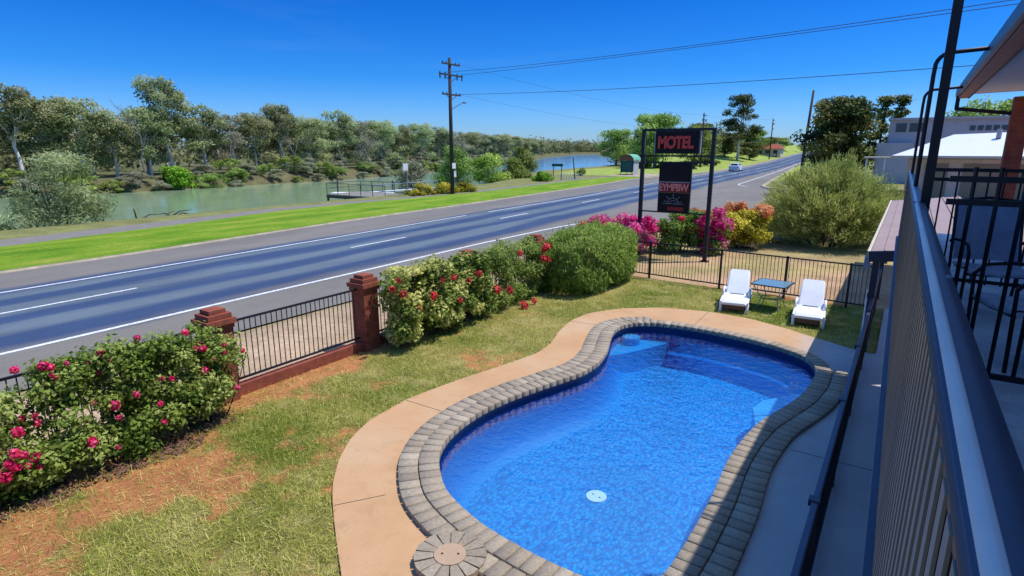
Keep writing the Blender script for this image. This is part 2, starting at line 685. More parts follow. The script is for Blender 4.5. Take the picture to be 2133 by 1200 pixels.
m, nt, out = new_mat('river_water')
v = coords(nt)
n1 = noise(nt, coords(nt, 'Object', (1, .35, 1)), .5, 4, .6)
hb = noise(nt, coords(nt, 'Object', (1, .5, 1)), 1.1, 4, .6)
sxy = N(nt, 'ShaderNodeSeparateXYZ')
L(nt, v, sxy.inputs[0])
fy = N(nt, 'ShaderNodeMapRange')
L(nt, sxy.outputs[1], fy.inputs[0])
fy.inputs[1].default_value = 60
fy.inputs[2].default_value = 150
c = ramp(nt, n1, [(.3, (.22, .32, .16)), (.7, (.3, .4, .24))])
c = mixc(nt, fy.outputs[0], c, (.11, .3, .55))  # far reach turned blue, sky reflection put into the base colour
principled(nt, out, c, .1, 0, .42, bump(nt, hb, .22, .12))

m, nt, out = new_mat('glass_top')
p = principled(nt, out, (.16, .28, .34), .12, 0, .6)

m, nt, out = new_mat('balcony_concrete')
v = coords(nt)
c = ramp(nt, noise(nt, v, 3, 6, .7), [(.3, (.58, .56, .57)), (.5, (.7, .68, .69)), (.62, (.9, .88, .88))])
principled(nt, out, c, .7, 0, .3)

leafmat('leaf_gum', (.08,.1,.045), (.27,.31,.13), (.52,.54,.26), .42, .5, .025)
leafmat('leaf_gum_grey', (.13,.135,.08), (.33,.335,.2), (.52,.51,.36), .4, .6, .03)
leafmat('leaf_dark', (.016,.035,.01), (.06,.1,.024), (.26,.24,.055), .28, .4, .01)
leafmat('leaf_rose', (.07,.13,.018), (.27,.38,.06), (.54,.6,.18), .42, .45)
leafmat('leaf_hibiscus', (.05,.095,.016), (.22,.31,.05), (.78,.73,.26), .4, .4)
leafmat('leaf_clipped', (.06,.13,.014), (.26,.41,.055), (.6,.7,.18), .35, .5)
leafmat('leaf_yellow', (.09,.1,.01), (.45,.4,.03), (.8,.68,.1), .3, .5)
leafmat('leaf_feathery', (.08,.11,.02), (.32,.375,.08), (.66,.66,.22), .35, .6)
leafmat('leaf_sapling', (.11,.15,.06), (.3,.36,.15), (.52,.56,.28), .42, .6)
leafmat('leaf_bright', (.03,.1,.008), (.15,.34,.02), (.35,.55,.06), .3, .5)
leafmat('leaf_shrub', (.06,.1,.022), (.22,.32,.06), (.44,.52,.14), .4, .5, .02)
leafmat('petal_magenta', (.45,.01,.13), (.85,.03,.28), (.95,.25,.5), .35, .5)
leafmat('petal_pink', (.5,.012,.07), (.8,.035,.17), (.95,.2,.34), .3, .5)
leafmat('petal_red', (.5,.02,.03), (.8,.06,.075), (.95,.25,.2), .3, .5)
leafmat('petal_orange', (.5, .14, .04), (.75, .3, .1), (.85, .5, .25), .3, .5)
leafmat('grass_blade', (.12,.18,.015), (.4,.4,.07), (.8,.7,.28), .2, .7)

# ------------------------------------------------------------------ ground shape
def road_c(Y):
    return np.interp(Y, [-60, 5, 20, 33, 112, 250, 340], [-18.6, -19.0, -19.65, -20.5, -25.0, -32.3, -36.5])


def kerb_far(Y):
    return np.interp(Y, [-60, -20, 6.3, 10.4, 14, 22, 28, 36, 49, 59, 76, 88, 100, 112, 250, 340], [-24.6, -25.2, -25.5, -25.7, -26.1, -27.0, -27.4, -27.8, -28.85, -29.6, -31.6, -31.2, -30.4, -30.2, -37.2, -41.5])


def road_r(Y):
    return np.interp(Y, [-60, 28, 32, 35, 37, 60, 64, 67, 70, 138, 250, 340], [-12.6, -12.6, -11.3, -8.5, -6.3, -6.3, -9.5, -12.6, -13.6, -20.9, -28.3, -33])


def bank_near(Y):
    return np.interp(Y, [-200, 19, 40, 60, 80, 100, 153, 300, 480], [-42.8, -43.2, -43.6, -47, -56, -63, -66, -130, -226])


def bank_far(Y):
    return np.interp(Y, [-200, 23, 37, 70, 99, 190, 310, 422, 480], [-84, -88, -85, -85.5, -92, -123, -185, -225, -228])


def gz(X, Y):
    X = np.asarray(X, float)
    Y = np.asarray(Y, float)
    xn, xf = bank_near(Y), bank_far(Y)
    kf = kerb_far(Y)
    hill = 2.3 * smoothstep(120, 290, Y) + 3.3 * smoothstep(2, 13, kf - X) * smoothstep(120, 230, Y)
    hill = hill + 1.25 * smoothstep(-8, -2.5, X) * smoothstep(28, 38, Y)
    near = -3 + (hill + 3) * smoothstep(-4.5, 4.5, X - xn)
    far = -3 + 3.2 * smoothstep(-3, 3.5, xf - X)
    z = np.where(X > (xn + xf) / 2, near, far)
    closed = smoothstep(484, 500, Y)
    z = z * (1 - closed) + closed * np.maximum(hill * (X > -150), .3)
    return z


def corridor(X, Y):
    e = np.minimum(X - kerb_far(Y), road_r(Y) - X)
    return .3 * np.clip((e - .6) / 1.2, 0, 1)


LX0, LX1, LY0, LY1 = -9.3, 1.2, -3.0, 18.0


def axis(dense, *outer):
    a = list(dense)
    for lo, hi, st in outer:
        a += list(np.arange(lo, hi, st))
    return np.unique(np.round(a, 3))


gx_ = axis(np.arange(-105, 20.1, 1.5), (-240, -105, 6), (20, 60, 4), (-1500, -240, 60), (60, 900, 60), (LX0, LX1 + .01, LX1 - LX0))
gy_ = axis(np.arange(-30, 150.1, 2.0), (150, 360, 5), (-140, -30, 10), (360, 560, 12), (560, 2200, 80), (LY0, LY1 + .01, LY1 - LY0))
GX, GY = np.meshgrid(gx_, gy_)
GZ = gz(GX, GY) - corridor(GX, GY)
nx, ny = len(gx_), len(gy_)
V = np.c_[GX.ravel(), GY.ravel(), GZ.ravel()]
ii, jj = np.meshgrid(np.arange(nx - 1), np.arange(ny - 1))
F = np.stack([jj * nx + ii, jj * nx + ii + 1, (jj + 1) * nx + ii + 1, (jj + 1) * nx + ii], -1)
mxc = (gx_[:-1] + gx_[1:]) / 2
myc = (gy_[:-1] + gy_[1:]) / 2
MXc, MYc = np.meshgrid(mxc, myc)
keep = ~((MXc > LX0) & (MXc < LX1) & (MYc > LY0) & (MYc < LY1))
F = F[keep].reshape(-1, 4)


def blend(c, new, w):
    return c * (1 - w[..., None]) + np.array(new) * w[..., None]


X_, Y_ = V[:, 0], V[:, 1]
c = np.tile(np.array([.12, .125, .05]), (len(V), 1))
c = blend(c, (.2, .2, .07), smoothstep(-3, 6, X_ - bank_near(Y_)))
c = blend(c, (.19, .15, .09), (np.abs(X_ - bank_near(Y_)) < 3.5) * .8)
c = blend(c, (.13, .115, .06), ((X_ < bank_far(Y_) + 3) & (X_ > bank_far(Y_) - 4)) * .7)
c = blend(c, (.28, .34, .07), ((X_ > bank_near(Y_) + 9) & (X_ < -6) & (Y_ > 84)) * 1.0)
c = blend(c, (.44, .31, .2), ((X_ > -13.2) & (X_ < -8.9) & (Y_ < 33)) * 1.0)
c = blend(c, (.43, .27, .155), ((X_ > -9.2) & (X_ < 1.5) & (Y_ > 17.5) & (Y_ < 26)) * 1.0)
c = blend(c, (.3, .23, .11), ((X_ > -9.2) & (X_ < 1.5) & (Y_ >= 26) & (Y_ < 35)) * 1.0)
c = blend(c, (.34, .29, .1), ((X_ > -9.2) & (X_ < 1.5) & (Y_ > 17.5) & (Y_ < 35)) * smoothstep(.5, .62, vnoise(X_ + 50, Y_ + 50, .45, 77, 3)) * .75)
c = blend(c, (.3, .2, .17), (X_ >= 1.5) * (Y_ < 60) * 1.0)
c = blend(c, (.17, .2, .06), ((X_ > -10) & (Y_ > 58)) * 1.0)
tag(np_mesh('ground', V, F, 'terrain_soil', None, None, c, True), kind='structure')

# river
wy = np.arange(-140, 521, 20)
RV, RF = [], []
for y in wy:
    RV += [(float(bank_far(y)) - 14, y, -1.5), (float(bank_near(y)) + 14, y, -1.5)]
for i in range(len(wy) - 1):
    RF.append((2 * i, 2 * i + 1, 2 * i + 3, 2 * i + 2))
tag(np_mesh('river_water', RV, RF, 'river_water'), kind='structure')


def strip(name, ys, fl, fr, ncol, zoff, mat, parent=None, tonef=None):
    """a sheet between the curves fl(y) and fr(y), lying zoff above the ground"""
    VV, FF, TT = [], [], []
    for y in ys:
        a, b = float(fl(y)), float(fr(y))
        for k in range(ncol + 1):
            x = a + (b - a) * k / ncol
            VV.append((x, y, float(gz(x, y)) + zoff))
            TT.append(tonef(x, y, k / ncol) if tonef else .5)
    w = ncol + 1
    for i in range(len(ys) - 1):
        for k in range(ncol):
            FF.append((i * w + k, i * w + k + 1, (i + 1) * w + k + 1, (i + 1) * w + k))
    return np_mesh(name, VV, FF, mat, parent, TT)


ry = np.r_[np.arange(-60, 28, 2.0), np.arange(28, 72, 1.0), np.arange(72, 340, 3.0)]
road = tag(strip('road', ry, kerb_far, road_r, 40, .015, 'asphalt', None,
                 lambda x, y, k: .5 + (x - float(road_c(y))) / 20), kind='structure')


def line_strip(name, pts, w, mat, parent, zoff=.022):
    P = resample(pts, 1.0, False, 2)
    VV, FF = [], []
    for i, p in enumerate(P):
        d = P[min(i + 1, len(P) - 1)] - P[max(i - 1, 0)]
        d /= np.linalg.norm(d)
        n = np.array([d[1], -d[0]])
        for s in (-1, 1):
            q = p + n * s * w / 2
            VV.append((q[0], q[1], float(gz(q[0], q[1])) + zoff))
    for i in range(len(P) - 1):
        FF.append((2 * i, 2 * i + 1, 2 * i + 3, 2 * i + 2))
    return np_mesh(name, VV, FF, mat, parent)


line_strip('edge_line', [(-14.9, -40), (-15.2, 3), (-15.35, 8), (-15.45, 14), (-15.62, 21), (-15.5, 28), (-14.7, 32), (-13.2, 34.6)], .15, 'road_paint', road)
line_strip('edge_line', [(-21.4, -40), (-21.9, 5.3), (-22.15, 11), (-22.5, 18), (-23.1, 29)], .13, 'road_paint', road)
line_strip('edge_line', [(-23.15, 31.5), (-23.75, 45.5), (-25.2, 62), (-28.9, 112), (-36, 250), (-40, 330)], .12, 'road_paint', road)
line_strip('edge_line', [(-14.6, 68.6), (-15.6, 69.6), (-16.6, 71.5), (-18.6, 98), (-22, 140), (-29, 250)], .16, 'road_paint', road)
for y0 in list(np.arange(-32.2, 130, 12.2)):
    x0 = float(road_c(y0))
    line_strip('centre_dash', [(float(road_c(y0)) - .08, y0), (float(road_c(y0 + 3.5)) - .08, y0 + 3.5)], .12, 'road_paint', road)


def kerb_mesh(name, fx, ys, w, h, mat):
    VV, FF = [], []
    for y in ys:
        x = float(fx(y))
        z = float(gz(x, y))
        VV += [(x + w / 2, y, z - .1), (x + w / 2 - .02, y, z + h), (x - w / 2, y, z + h + .01), (x - w / 2, y, z - .1)]
    for i in range(len(ys) - 1):
        for k in range(3):
            FF.append((4 * i + k, 4 * i + k + 1, 4 * i + k + 5, 4 * i + k + 4))
    return np_mesh(name, VV, FF, mat)


tag(kerb_mesh('kerb', lambda y: float(kerb_far(y)) + .02, np.r_[np.arange(-60, 120, 2.0), np.arange(120, 335, 4)], .26, .055, 'concrete_kerb'), kind='structure')
KN = [(-6.3, 58), (-8.5, 62.6), (-10.5, 64.6), (-12.4, 66.3), (-13.3, 68.5), (-13.9, 72), (-16, 92), (-21, 139)]
P = resample(KN, .8, False, 3)
VV, FF = [], []
for i, p in enumerate(P):
    d = P[min(i + 1, len(P) - 1)] - P[max(i - 1, 0)]
    d /= np.linalg.norm(d)
    n = np.array([d[1], -d[0]])
    for s, z in ((-.12, -.1), (-.12, .12), (.3, .13), (.3, -.1)):
        q = p + n * s
        VV.append((q[0], q[1], float(gz(q[0], q[1])) + z))
for i in range(len(P) - 1):
    for k in range(3):
        FF.append((4 * i + k, 4 * i + k + 1, 4 * i + k + 5, 4 * i + k + 4))
tag(np_mesh('kerb', VV, FF, 'concrete_kerb'), kind='structure')


def grass_far(Y):
    return np.interp(Y, [-60, 8, 17, 24, 30, 36, 47, 60, 68, 87, 95], [-29.5, -32.1, -33.5, -35.2, -35.3, -34.8, -34.4, -35.6, -36.4, -36.2, -34.5])


vy = np.arange(-60, 90.1, 1.5)
tag(strip('grass_verge', vy, lambda y: grass_far(y), lambda y: kerb_far(y) - .22, 14, .05, 'grass_verge', None,
          lambda x, y, k: (1 - 2 * min(k, 1 - k) * 5) * .5 if min(k, 1 - k) < .1 else (.0)), kind='structure')
tag(strip('footpath', np.arange(-60, 86, 2.0), lambda y: grass_far(y) - np.interp(y, [-60, 14, 24, 34, 60], [2.4, 2.4, 1.8, 1.3, 1.2]), lambda y: grass_far(y) + .1, 2, .035, 'path_grey'), kind='structure')
tag(strip('bus_stop_apron', np.arange(82, 93.1, 1.0), lambda y: -38.5, lambda y: kerb_far(y) - .25, 4, .07, 'concrete_kerb'), kind='structure')

# ------------------------------------------------------------------ pool garden
INNER = [(-4.73, 5.22), (-4.29, 4.82), (-3.99, 4.68), (-3.66, 4.57), (-3.34, 4.48), (-2.84, 4.42), (-2.24, 4.4), (-1.85, 4.42), (-1.58, 4.56), (-1.47, 4.9), (-1.45, 5.46), (-1.45, 6.05), (-1.46, 6.61), (-1.5, 7.07), (-1.52, 7.67), (-1.49, 8.23), (-1.42, 8.86), (-1.3, 9.3), (-1.17, 9.75), (-1.04, 10.28), (-.96, 11.0), (-.96, 11.7), (-1.05, 12.1), (-1.3, 12.52), (-1.89, 12.84), (-2.58, 13.03), (-3.31, 13.13), (-4.05, 13.13), (-4.62, 13.02), (-5.04, 12.75), (-5.23, 12.34), (-5.2, 11.85), (-5.02, 11.3), (-4.75, 10.57), (-4.6, 9.87), (-4.62, 9.22), (-4.79, 8.67), (-4.97, 8.11), (-5.12, 7.55), (-5.21, 7.01), (-5.21, 6.45), (-5.12, 5.91), (-4.95, 5.5)]
DECK = [(-3.0, 2.2), (-4.1, 3.1), (-4.61, 3.45), (-5.15, 3.84), (-5.57, 4.17), (-5.98, 4.61), (-6.34, 5.13), (-6.55, 5.7), (-6.62, 6.64), (-6.42, 7.8), (-6.13, 8.95), (-5.97, 9.82), (-6.05, 10.52), (-6.33, 11.35), (-6.51, 12.26), (-6.45, 13.1), (-5.97, 13.96), (-5.06, 14.7), (-3.86, 14.99), (-2.89, 14.93), (-1.94, 14.54), (-1.27, 14.13), (-.45, 13.72), (-.1, 13.6), (-.1, 18.0), (1.19, 18.0), (1.19, -2.9), (-2.2, -2.9), (-2.4, 1.2)]
IN = resample(INNER, .05, True, 14)
DK = resample(DECK, .1, True, 3)
MID = offset_loop(IN, .12)

# lawn: one 6 cm grid with the colour of bare dirt, dry and green grass
st = .06
lx = np.linspace(LX0, LX1, int((LX1 - LX0) / st) + 1)
ly = np.linspace(LY0, LY1, int((LY1 - LY0) / st) + 1)
GX, GY = np.meshgrid(lx, ly)


def dirtiness(X, Y):
    """0 = grass, 1 = bare red dirt"""
    nz = .55 * vnoise(X, Y, .9, 3, 5) + .45 * vnoise(X, Y, 2.7, 13, 4)
    bias = .27 * np.exp(-((X + 7.9) / 1.0) ** 2) * smoothstep(6.2, 3.0, Y)
    bias += .02 * smoothstep(7.5, 2, Y)
    bias += .3 * np.exp(-((X + 9.1) / .5) ** 2)
    bias -= .2 * smoothstep(11, 15.5, Y)
    bias += .25 * smoothstep(17.2, 17.9, Y)
    return smoothstep(.54, .7, nz + bias)


def greenness(X, Y):
    return np.clip(vnoise(X, Y, .7, 8, 4) * 1.6 - .42 + .3 * smoothstep(13.8, 16, Y) * smoothstep(-5.5, -2.5, X) - .12 * smoothstep(8, 13, Y) * smoothstep(-5, -7, X), 0, 1)


dd, gg = dirtiness(GX, GY), greenness(GX, GY)
c = np.zeros(GX.shape + (3,)) + np.array([.31, .255, .075])
c = blend(c, (.115, .17, .018), gg)
c = blend(c, (.52, .215, .085), dd)
dry = vnoise(GX, GY, 2.6, 21, 3)
c = blend(c, (.44, .35, .14), smoothstep(.52, .75, dry) * (1 - dd) * .7)
zl = .02 * (vnoise(GX, GY, 1.3, 5, 3) - .5)
V = np.c_[GX.ravel(), GY.ravel(), zl.ravel()]
nx, ny = len(lx), len(ly)
ii, jj = np.meshgrid(np.arange(nx - 1), np.arange(ny - 1))
F = np.stack([jj * nx + ii, jj * nx + ii + 1, (jj + 1) * nx + ii + 1, (jj + 1) * nx + ii], -1)
hole = inside(offset_loop(IN, .3)[::6], (lx[:-1] + lx[1:])[None, :] / 2 + 0 * ly[:-1, None], (ly[:-1] + ly[1:])[:, None] / 2 + 0 * lx[None, :-1])
tag(np_mesh('lawn', V, F[~hole].reshape(-1, 4), 'lawn_soil', None, None, c.reshape(-1, 3), True), kind='structure')


def blades(name, region, n, seed, lo, hi, w, flat=.5):
    g = np.random.default_rng(seed)
    X = g.uniform(region[0], region[1], n)
    Y = g.uniform(region[2], region[3], n)
    d = dirtiness(X, Y)
    clump = vnoise(X, Y, 2.2, 31, 3)
    ok = (g.random(n) > d * .8) & (g.random(n) < .25 + 1.1 * clump) & ~inside(DK[::4], X, Y)
    X, Y = X[ok], Y[ok]
    n = len(X)
    gr = greenness(X, Y)
    a = g.uniform(0, 2 * PI, n)
    el = g.uniform(.1, 1.3, n) ** 1.2
    ln = g.uniform(lo, hi, n)
    D = np.c_[np.cos(a) * np.cos(el), np.sin(a) * np.cos(el), np.sin(el)]
    B = np.c_[-np.sin(a), np.cos(a), 0 * a]
    P = np.c_[X, Y, .004 + 0 * X]
    V = np.empty((n, 4, 3))
    V[:, 0] = P - B * w / 2
    V[:, 1] = P + B * w / 2
    V[:, 2] = P + D * ln[:, None] + B * w / 6
    V[:, 3] = P + D * ln[:, None] - B * w / 6
    tone = np.clip(.6 - .52 * gr + g.normal(size=n) * .2, 0, 1)
    return V.reshape(-1, 3), np.arange(4 * n).reshape(n, 4), np.repeat(tone, 4)


def straw(region, n, seed):
    """dry clippings lying flat, over bare soil too"""
    g = np.random.default_rng(seed)
    X = g.uniform(region[0], region[1], n)
    Y = g.uniform(region[2], region[3], n)
    ok = (g.random(n) < vnoise(X, Y, 1.7, 41, 3) * 1.5 - .15) & ~inside(DK[::4], X, Y)
    X, Y = X[ok], Y[ok]
    n = len(X)
    a = g.uniform(0, 2 * PI, n)
    P = np.c_[X, Y, g.uniform(.008, .03, n)]
    D = np.c_[np.cos(a), np.sin(a), g.normal(size=n) * .12]
    return leaf_quads(P, D, np.array([[0, 0, 1.0]]) + g.normal(size=(n, 3)) * .2, g.uniform(.04, .13, n), .006, np.clip(g.normal(.72, .16, n), 0, 1))


gb = leaf_obj('lawn_grass', [straw((-9.1, -.4, .8, 17.5), 42000, 61), blades('a', (-9.2, -.4, .8, 6.5), 95000, 1, .04, .14, .0065), blades('b', (-9.2, -.4, 6.5, 17.9), 90000, 2, .03, .1, .008)], 'grass_blade')
tag(gb, kind='stuff')

# deck round the pool
V, F = fill_poly(DK, .035, [MID[::2]])
mb = MB().add(V, F)
n = len(DK)
mb.add([(p[0], p[1], .035) for p in DK] + [(p[0], p[1], -.1) for p in DK], [(i, (i + 1) % n, (i + 1) % n + n, i + n) for i in range(n)])
tag(mb.build('pool_deck', 'deck_concrete'), kind='structure')

mb = MB()
for p0, p1 in (((-6.6, 6.56), (-5.74, 6.57)), ((-6.5, 12.2), (-5.72, 12.3)), ((-3.9, 14.95), (-3.85, 13.42)), ((-5.2, 3.9), (-4.85, 4.4)), ((-.9, 8.4), (1.15, 8.4)), ((-.9, 5.0), (1.15, 5.0)), ((-.4, 2.0), (1.15, 2.0))):
    mb.bar((*p0, .0365), (*p1, .0365), .009, .003)
tag(mb.build('deck_joints', 'mortar'), kind='structure')

pool = thing('swimming_pool', 'kidney shaped blue swimming pool edged with two rows of pale pavers', 'swimming pool', (-3, 8.5, 0))


def local(o, root):
    """parent a mesh built in world coordinates to a placed Empty"""
    o.parent = root
    o.matrix_parent_inverse = Matrix.Translation(root.location).inverted() if abs(root.rotation_euler.z) < 1e-9 else root.matrix_basis.inverted()
    return o


WL = -.07     # water level
FL = -.82     # floor
wall = offset_loop(IN, .025)
n = len(wall)
q = wall
prof_w = [(.025, -.16), (.0, -.34), (-.05, -.5), (-.13, -.65), (-.24, -.76), (-.36, FL)]
loops = [offset_loop(IN, d_) for d_, z_ in prof_w]
mb = MB()
vs = [(p[0], p[1], prof_w[k][1]) for k in range(6) for p in loops[k]]
mb.add(vs, [(k * n + i, k * n + (i + 1) % n, (k + 1) * n + (i + 1) % n, (k + 1) * n + i) for k in range(5) for i in range(n)])
local(mb.build('wall_lining', 'pool_wall', None, True), pool)
mb = MB()
mb.add([(p[0], p[1], .06) for p in q] + [(p[0], p[1], -.16) for p in q], [(i, (i + 1) % n, (i + 1) % n + n, i + n) for i in range(n)])
local(mb.build('waterline_shade', 'pool_rim_shade', None, True), pool)  # navy band paints the shadow line under the coping
q = loops[5]
V, F = fill_poly(q[::3], FL)
local(MB().add(V, F).build('floor_lining', 'pool_floor'), pool)
V, F = fill_poly(wall[::3], WL)
local(MB().add(V, F).build('water_surface', 'pool_water'), pool)
# ledge along the deep end and far right side
sel = [i for i in range(n) if (wall[i, 1] > 11.9 and wall[i, 0] > -4.3) or (wall[i, 0] > -1.75 and wall[i, 1] > 9.4)]
sel.sort()
inn = offset_loop(IN, -.4)
runs = []
for i in sel:
    if runs and i == runs[-1][-1] + 1:
        runs[-1].append(i)
    else:
        runs.append([i])
mb = MB()
for r in runs:
    a = [tuple(wall[i]) for i in r] + [tuple(inn[i]) for i in reversed(r)]
    k = len(r)
    mb.add([(p[0], p[1], -.5) for p in a] + [(p[0], p[1], FL - .05) for p in a],
           [(i, i + 1, 2 * k - 2 - i, 2 * k - 1 - i) for i in range(k - 1)] + [(k + i, k + i + 1, k + i + 1 + 2 * k, k + i + 2 * k) for i in range(k - 1)] + [(0, 2 * k - 1, 4 * k - 1, 2 * k), (k - 1, k, 3 * k, 3 * k - 1)])
local(mb.build('ledge', 'pool_wall'), pool)
# shallow entry step in the far left corner: part of the pool outline cut by a curve
step = [tuple(p) for p in wall if p[0] < -3.95 and p[1] > 11.25]
step = sorted(step, key=lambda p: math.atan2(p[1] - 12.3, p[0] + 4.3))
cutc = [(-3.95, 12.75), (-4.2, 12.2), (-4.6, 11.75), (-4.98, 11.35)]
order = resample([p for p in [(-4.3, 13.1), (-4.62, 13.03), (-5.05, 12.77), (-5.25, 12.34), (-5.22, 11.85), (-5.06, 11.35)]] + [(-4.85, 11.65), (-4.62, 12.1), (-4.38, 12.65), (-4.2, 13.1)], .08, True, 2)
local(MB().prism([tuple(p) for p in order], FL, -.32).build('entry_step', 'pool_step'), pool)
rs = [(-4.98 + .21 * math.cos(t), 12.44 + .21 * math.sin(t)) for t in np.linspace(0, 2 * PI, 28, endpoint=False)]
local(MB().prism(rs, -.33, -.15).build('round_seat', 'pool_step'), pool)
local(MB().prism([(-1.15, 9.6), (-1.58, 9.55), (-1.76, 10.2), (-1.68, 10.65), (-1.2, 11.3), (-.98, 11.2), (-.99, 10.4)], FL, -.26).build('side_seat', 'pool_seat'), pool)
dr = MB().cyl((-3.22, 7.0, FL + .012), .15, .024, 28)
d_ = local(dr.build('drain_cover', 'pool_fitting', None), pool)
for s in (-.06, .06):
    local(MB().cyl((-3.22 + s, 7.0 - s * .2, FL + .027), .012, .008, 8).build('screw_hole', 'hole_dark'), pool)


def arc_samples(Q, step):
    P = np.vstack([Q, Q[:1]])
    d = np.r_[0, np.cumsum(np.linalg.norm(np.diff(P, axis=0), axis=1))]
    m = int(d[-1] / step)
    return np.linspace(0, len(Q), m, endpoint=False) * 0 + np.interp(np.linspace(0, d[-1], m, endpoint=False), d, np.arange(len(P)))


def loop_at(Q, t):
    i = np.floor(t).astype(int) % len(Q)
    j = (i + 1) % len(Q)
    f = (t - np.floor(t))[:, None]
    return Q[i] * (1 - f) + Q[j] * f


def paver_row(off0, off1, step, seed, z0, z1, keep=None):
    g = np.random.default_rng(seed)
    a, b = offset_loop(IN, off0), offset_loop(IN, off1)
    t = arc_samples(offset_loop(IN, (off0 + off1) / 2), step)
    m = len(t)
    t2 = np.r_[t[1:], len(IN)]
    gap = .05 * (t2 - t)
    A0, A1 = loop_at(a, t + gap), loop_at(a, t2 - gap)
    B0, B1 = loop_at(b, t + gap), loop_at(b, t2 - gap)
    VV, FF, TT = [], [], []
    for k in range(m):
        if keep is not None and not keep(*A0[k]):
            continue
        dz = g.uniform(-.004, .004)
        base = len(VV)
        c4 = [A0[k], A1[k], B1[k], B0[k]]
        ctr = sum(c4) / 4
        for p in c4:
            VV.append((p[0], p[1], z0))
        for p in c4:
            VV.append((p[0], p[1], z1 + dz - .008))
        for p in c4:
            p = ctr + (p - ctr) * .965
            VV.append((p[0], p[1], z1 + dz))
        TT += [float(np.clip(g.normal(.45, .15), 0, 1))] * 12
        for s in (0, 4):
            for e in range(4):
                f = (e + 1) % 4
                FF.append((base + s + e, base + s + f, base + s + f + 4, base + s + e + 4))
        FF.append((base + 8, base + 9, base + 10, base + 11))
    return VV, FF, TT


def far_side(x, y):
    return y > 11.86 and x > -4.75


parts = []
for args in ((-.02, .25, .165, 1, .02, .115), (.262, .52, .175, 2, .02, .105, lambda x, y: not far_side(x, y))):
    VV, FF, TT = paver_row(*args)
    parts.append((np.array(VV), np.array(FF), np.array(TT)))
o = leaf_obj('coping', parts, 'paver')
bm = bmesh.new()
bm.from_mesh(o.data)
bmesh.ops.recalc_face_normals(bm, faces=bm.faces[:])
bm.to_mesh(o.data)
bm.free()
local(o, pool)
wide, narrow = offset_loop(IN, .5), offset_loop(IN, .235)
q = np.array([narrow[i] if far_side(*narrow[i]) else wide[i] for i in range(len(IN))])
V, F = fill_poly(q, .072, [offset_loop(IN, .0)])
mb = MB().add(V, F)
n = len(q)
mb.add([(p[0], p[1], .072) for p in q] + [(p[0], p[1], 0) for p in q], [(i, (i + 1) % n, (i + 1) % n + n, i + n) for i in range(n)])
q = offset_loop(IN, .012)
mb.add([(p[0], p[1], .072) for p in q] + [(p[0], p[1], .03) for p in q], [(i, (i + 1) % n, (i + 1) % n + n, i + n) for i in range(n)])
local(mb.build('mortar_bed', 'mortar'), pool)

# skimmer lid with radial pavers
lid = thing('skimmer_lid', 'round stone skimmer lid ringed by radial pavers at the near pool corner', 'pool lid', (-3.42, 3.93, 0))
VV, FF, TT = [], [], []
g = np.random.default_rng(4)
for k in range(14):
    a0, a1 = 2 * PI * k / 14 + .025, 2 * PI * (k + 1) / 14 - .025
    b = len(VV)
    dz = g.uniform(-.004, .004)
    ring = [(.175 * math.cos(a0), .175 * math.sin(a0)), (.175 * math.cos(a1), .175 * math.sin(a1)), (.37 * math.cos(a1), .37 * math.sin(a1)), (.375 * math.cos((a0 + a1) / 2), .375 * math.sin((a0 + a1) / 2)), (.37 * math.cos(a0), .37 * math.sin(a0))]
    for z in (.02, .125 + dz):
        VV += [(p[0], p[1], z) for p in ring]
    FF.append((b + 5, b + 6, b + 7, b + 8, b + 9))
    for e in range(5):
        f = (e + 1) % 5
        FF.append((b + e, b + f, b + f + 5, b + e + 5))
    TT += [float(.15 + .35 * g.random())] * 10
o = MB().add(VV, FF).build('paver_ring', 'paver', lid)
a = o.data.attributes.new('tone', 'FLOAT', 'POINT')
a.data.foreach_set('value', TT)
MB().cyl((0, 0, .055), .355, .07, 32).build('ring_bed', 'mortar', lid)
MB().cyl((0, 0, .065), .168, .132, 36).build('lid_plate', 'lid_stone', lid)
for s in (-1, 1):
    MB().cyl((s * .07, s * .045, .1325), .012, .006, 10).build('finger_hole', 'hole_dark', lid)

# ------------------------------------------------------------------ street fence: brick piers, panels
def make_pier():
    t = thing('brick_pier', '', 'brick pier')
    s = .19
    MB().box((0, 0, .66), (.38, .38, 1.32)).build('shaft', 'brick_red', t)
    mb = MB().box((0, 0, 1.355), (.44, .44, .08)).box((0, 0, 1.435), (.5, .5, .085)).box((0, 0, 1.52), (.4, .4, .09)).box((0, 0, 1.6), (.28, .28, .075))
    mb.build('stepped_cap', 'brick_red', t)
    return t


PG = 'brick piers of the street fence'
pier = make_pier()
PX = -9.22
pl = [(-9.22, 1.6, 'brick pier at the near end of the rose bush, farthest left of the piers'),
      (-9.22, 4.86, 'stepped brick pier at the right end of the pink rose bush'),
      (-9.22, 8.1, 'stepped brick pier standing clear at left end of the hibiscus'),
      (-9.22, 11.62, 'brick pier top rising from the middle of the hibiscus'),
      (-9.22, 14.95, 'brick pier top showing between hibiscus and clipped hedge'),
      (-9.22, 19.0, 'brick pier behind the clipped hedge, beside the magenta bougainvillea'),
      (-5.25, 28.9, 'brown brick pier between yellow croton and the big feathery bush')]
for i, (x, y, lab) in enumerate(pl):
    o = pier if i == 0 else copy_tree(pier)
    o.location = (x, y, -.01 if y < 25 else -.15)
    if y > 20:
        o.scale = (1.2, 1.2, 1)
    tag(o, lab, 'brick pier', PG)


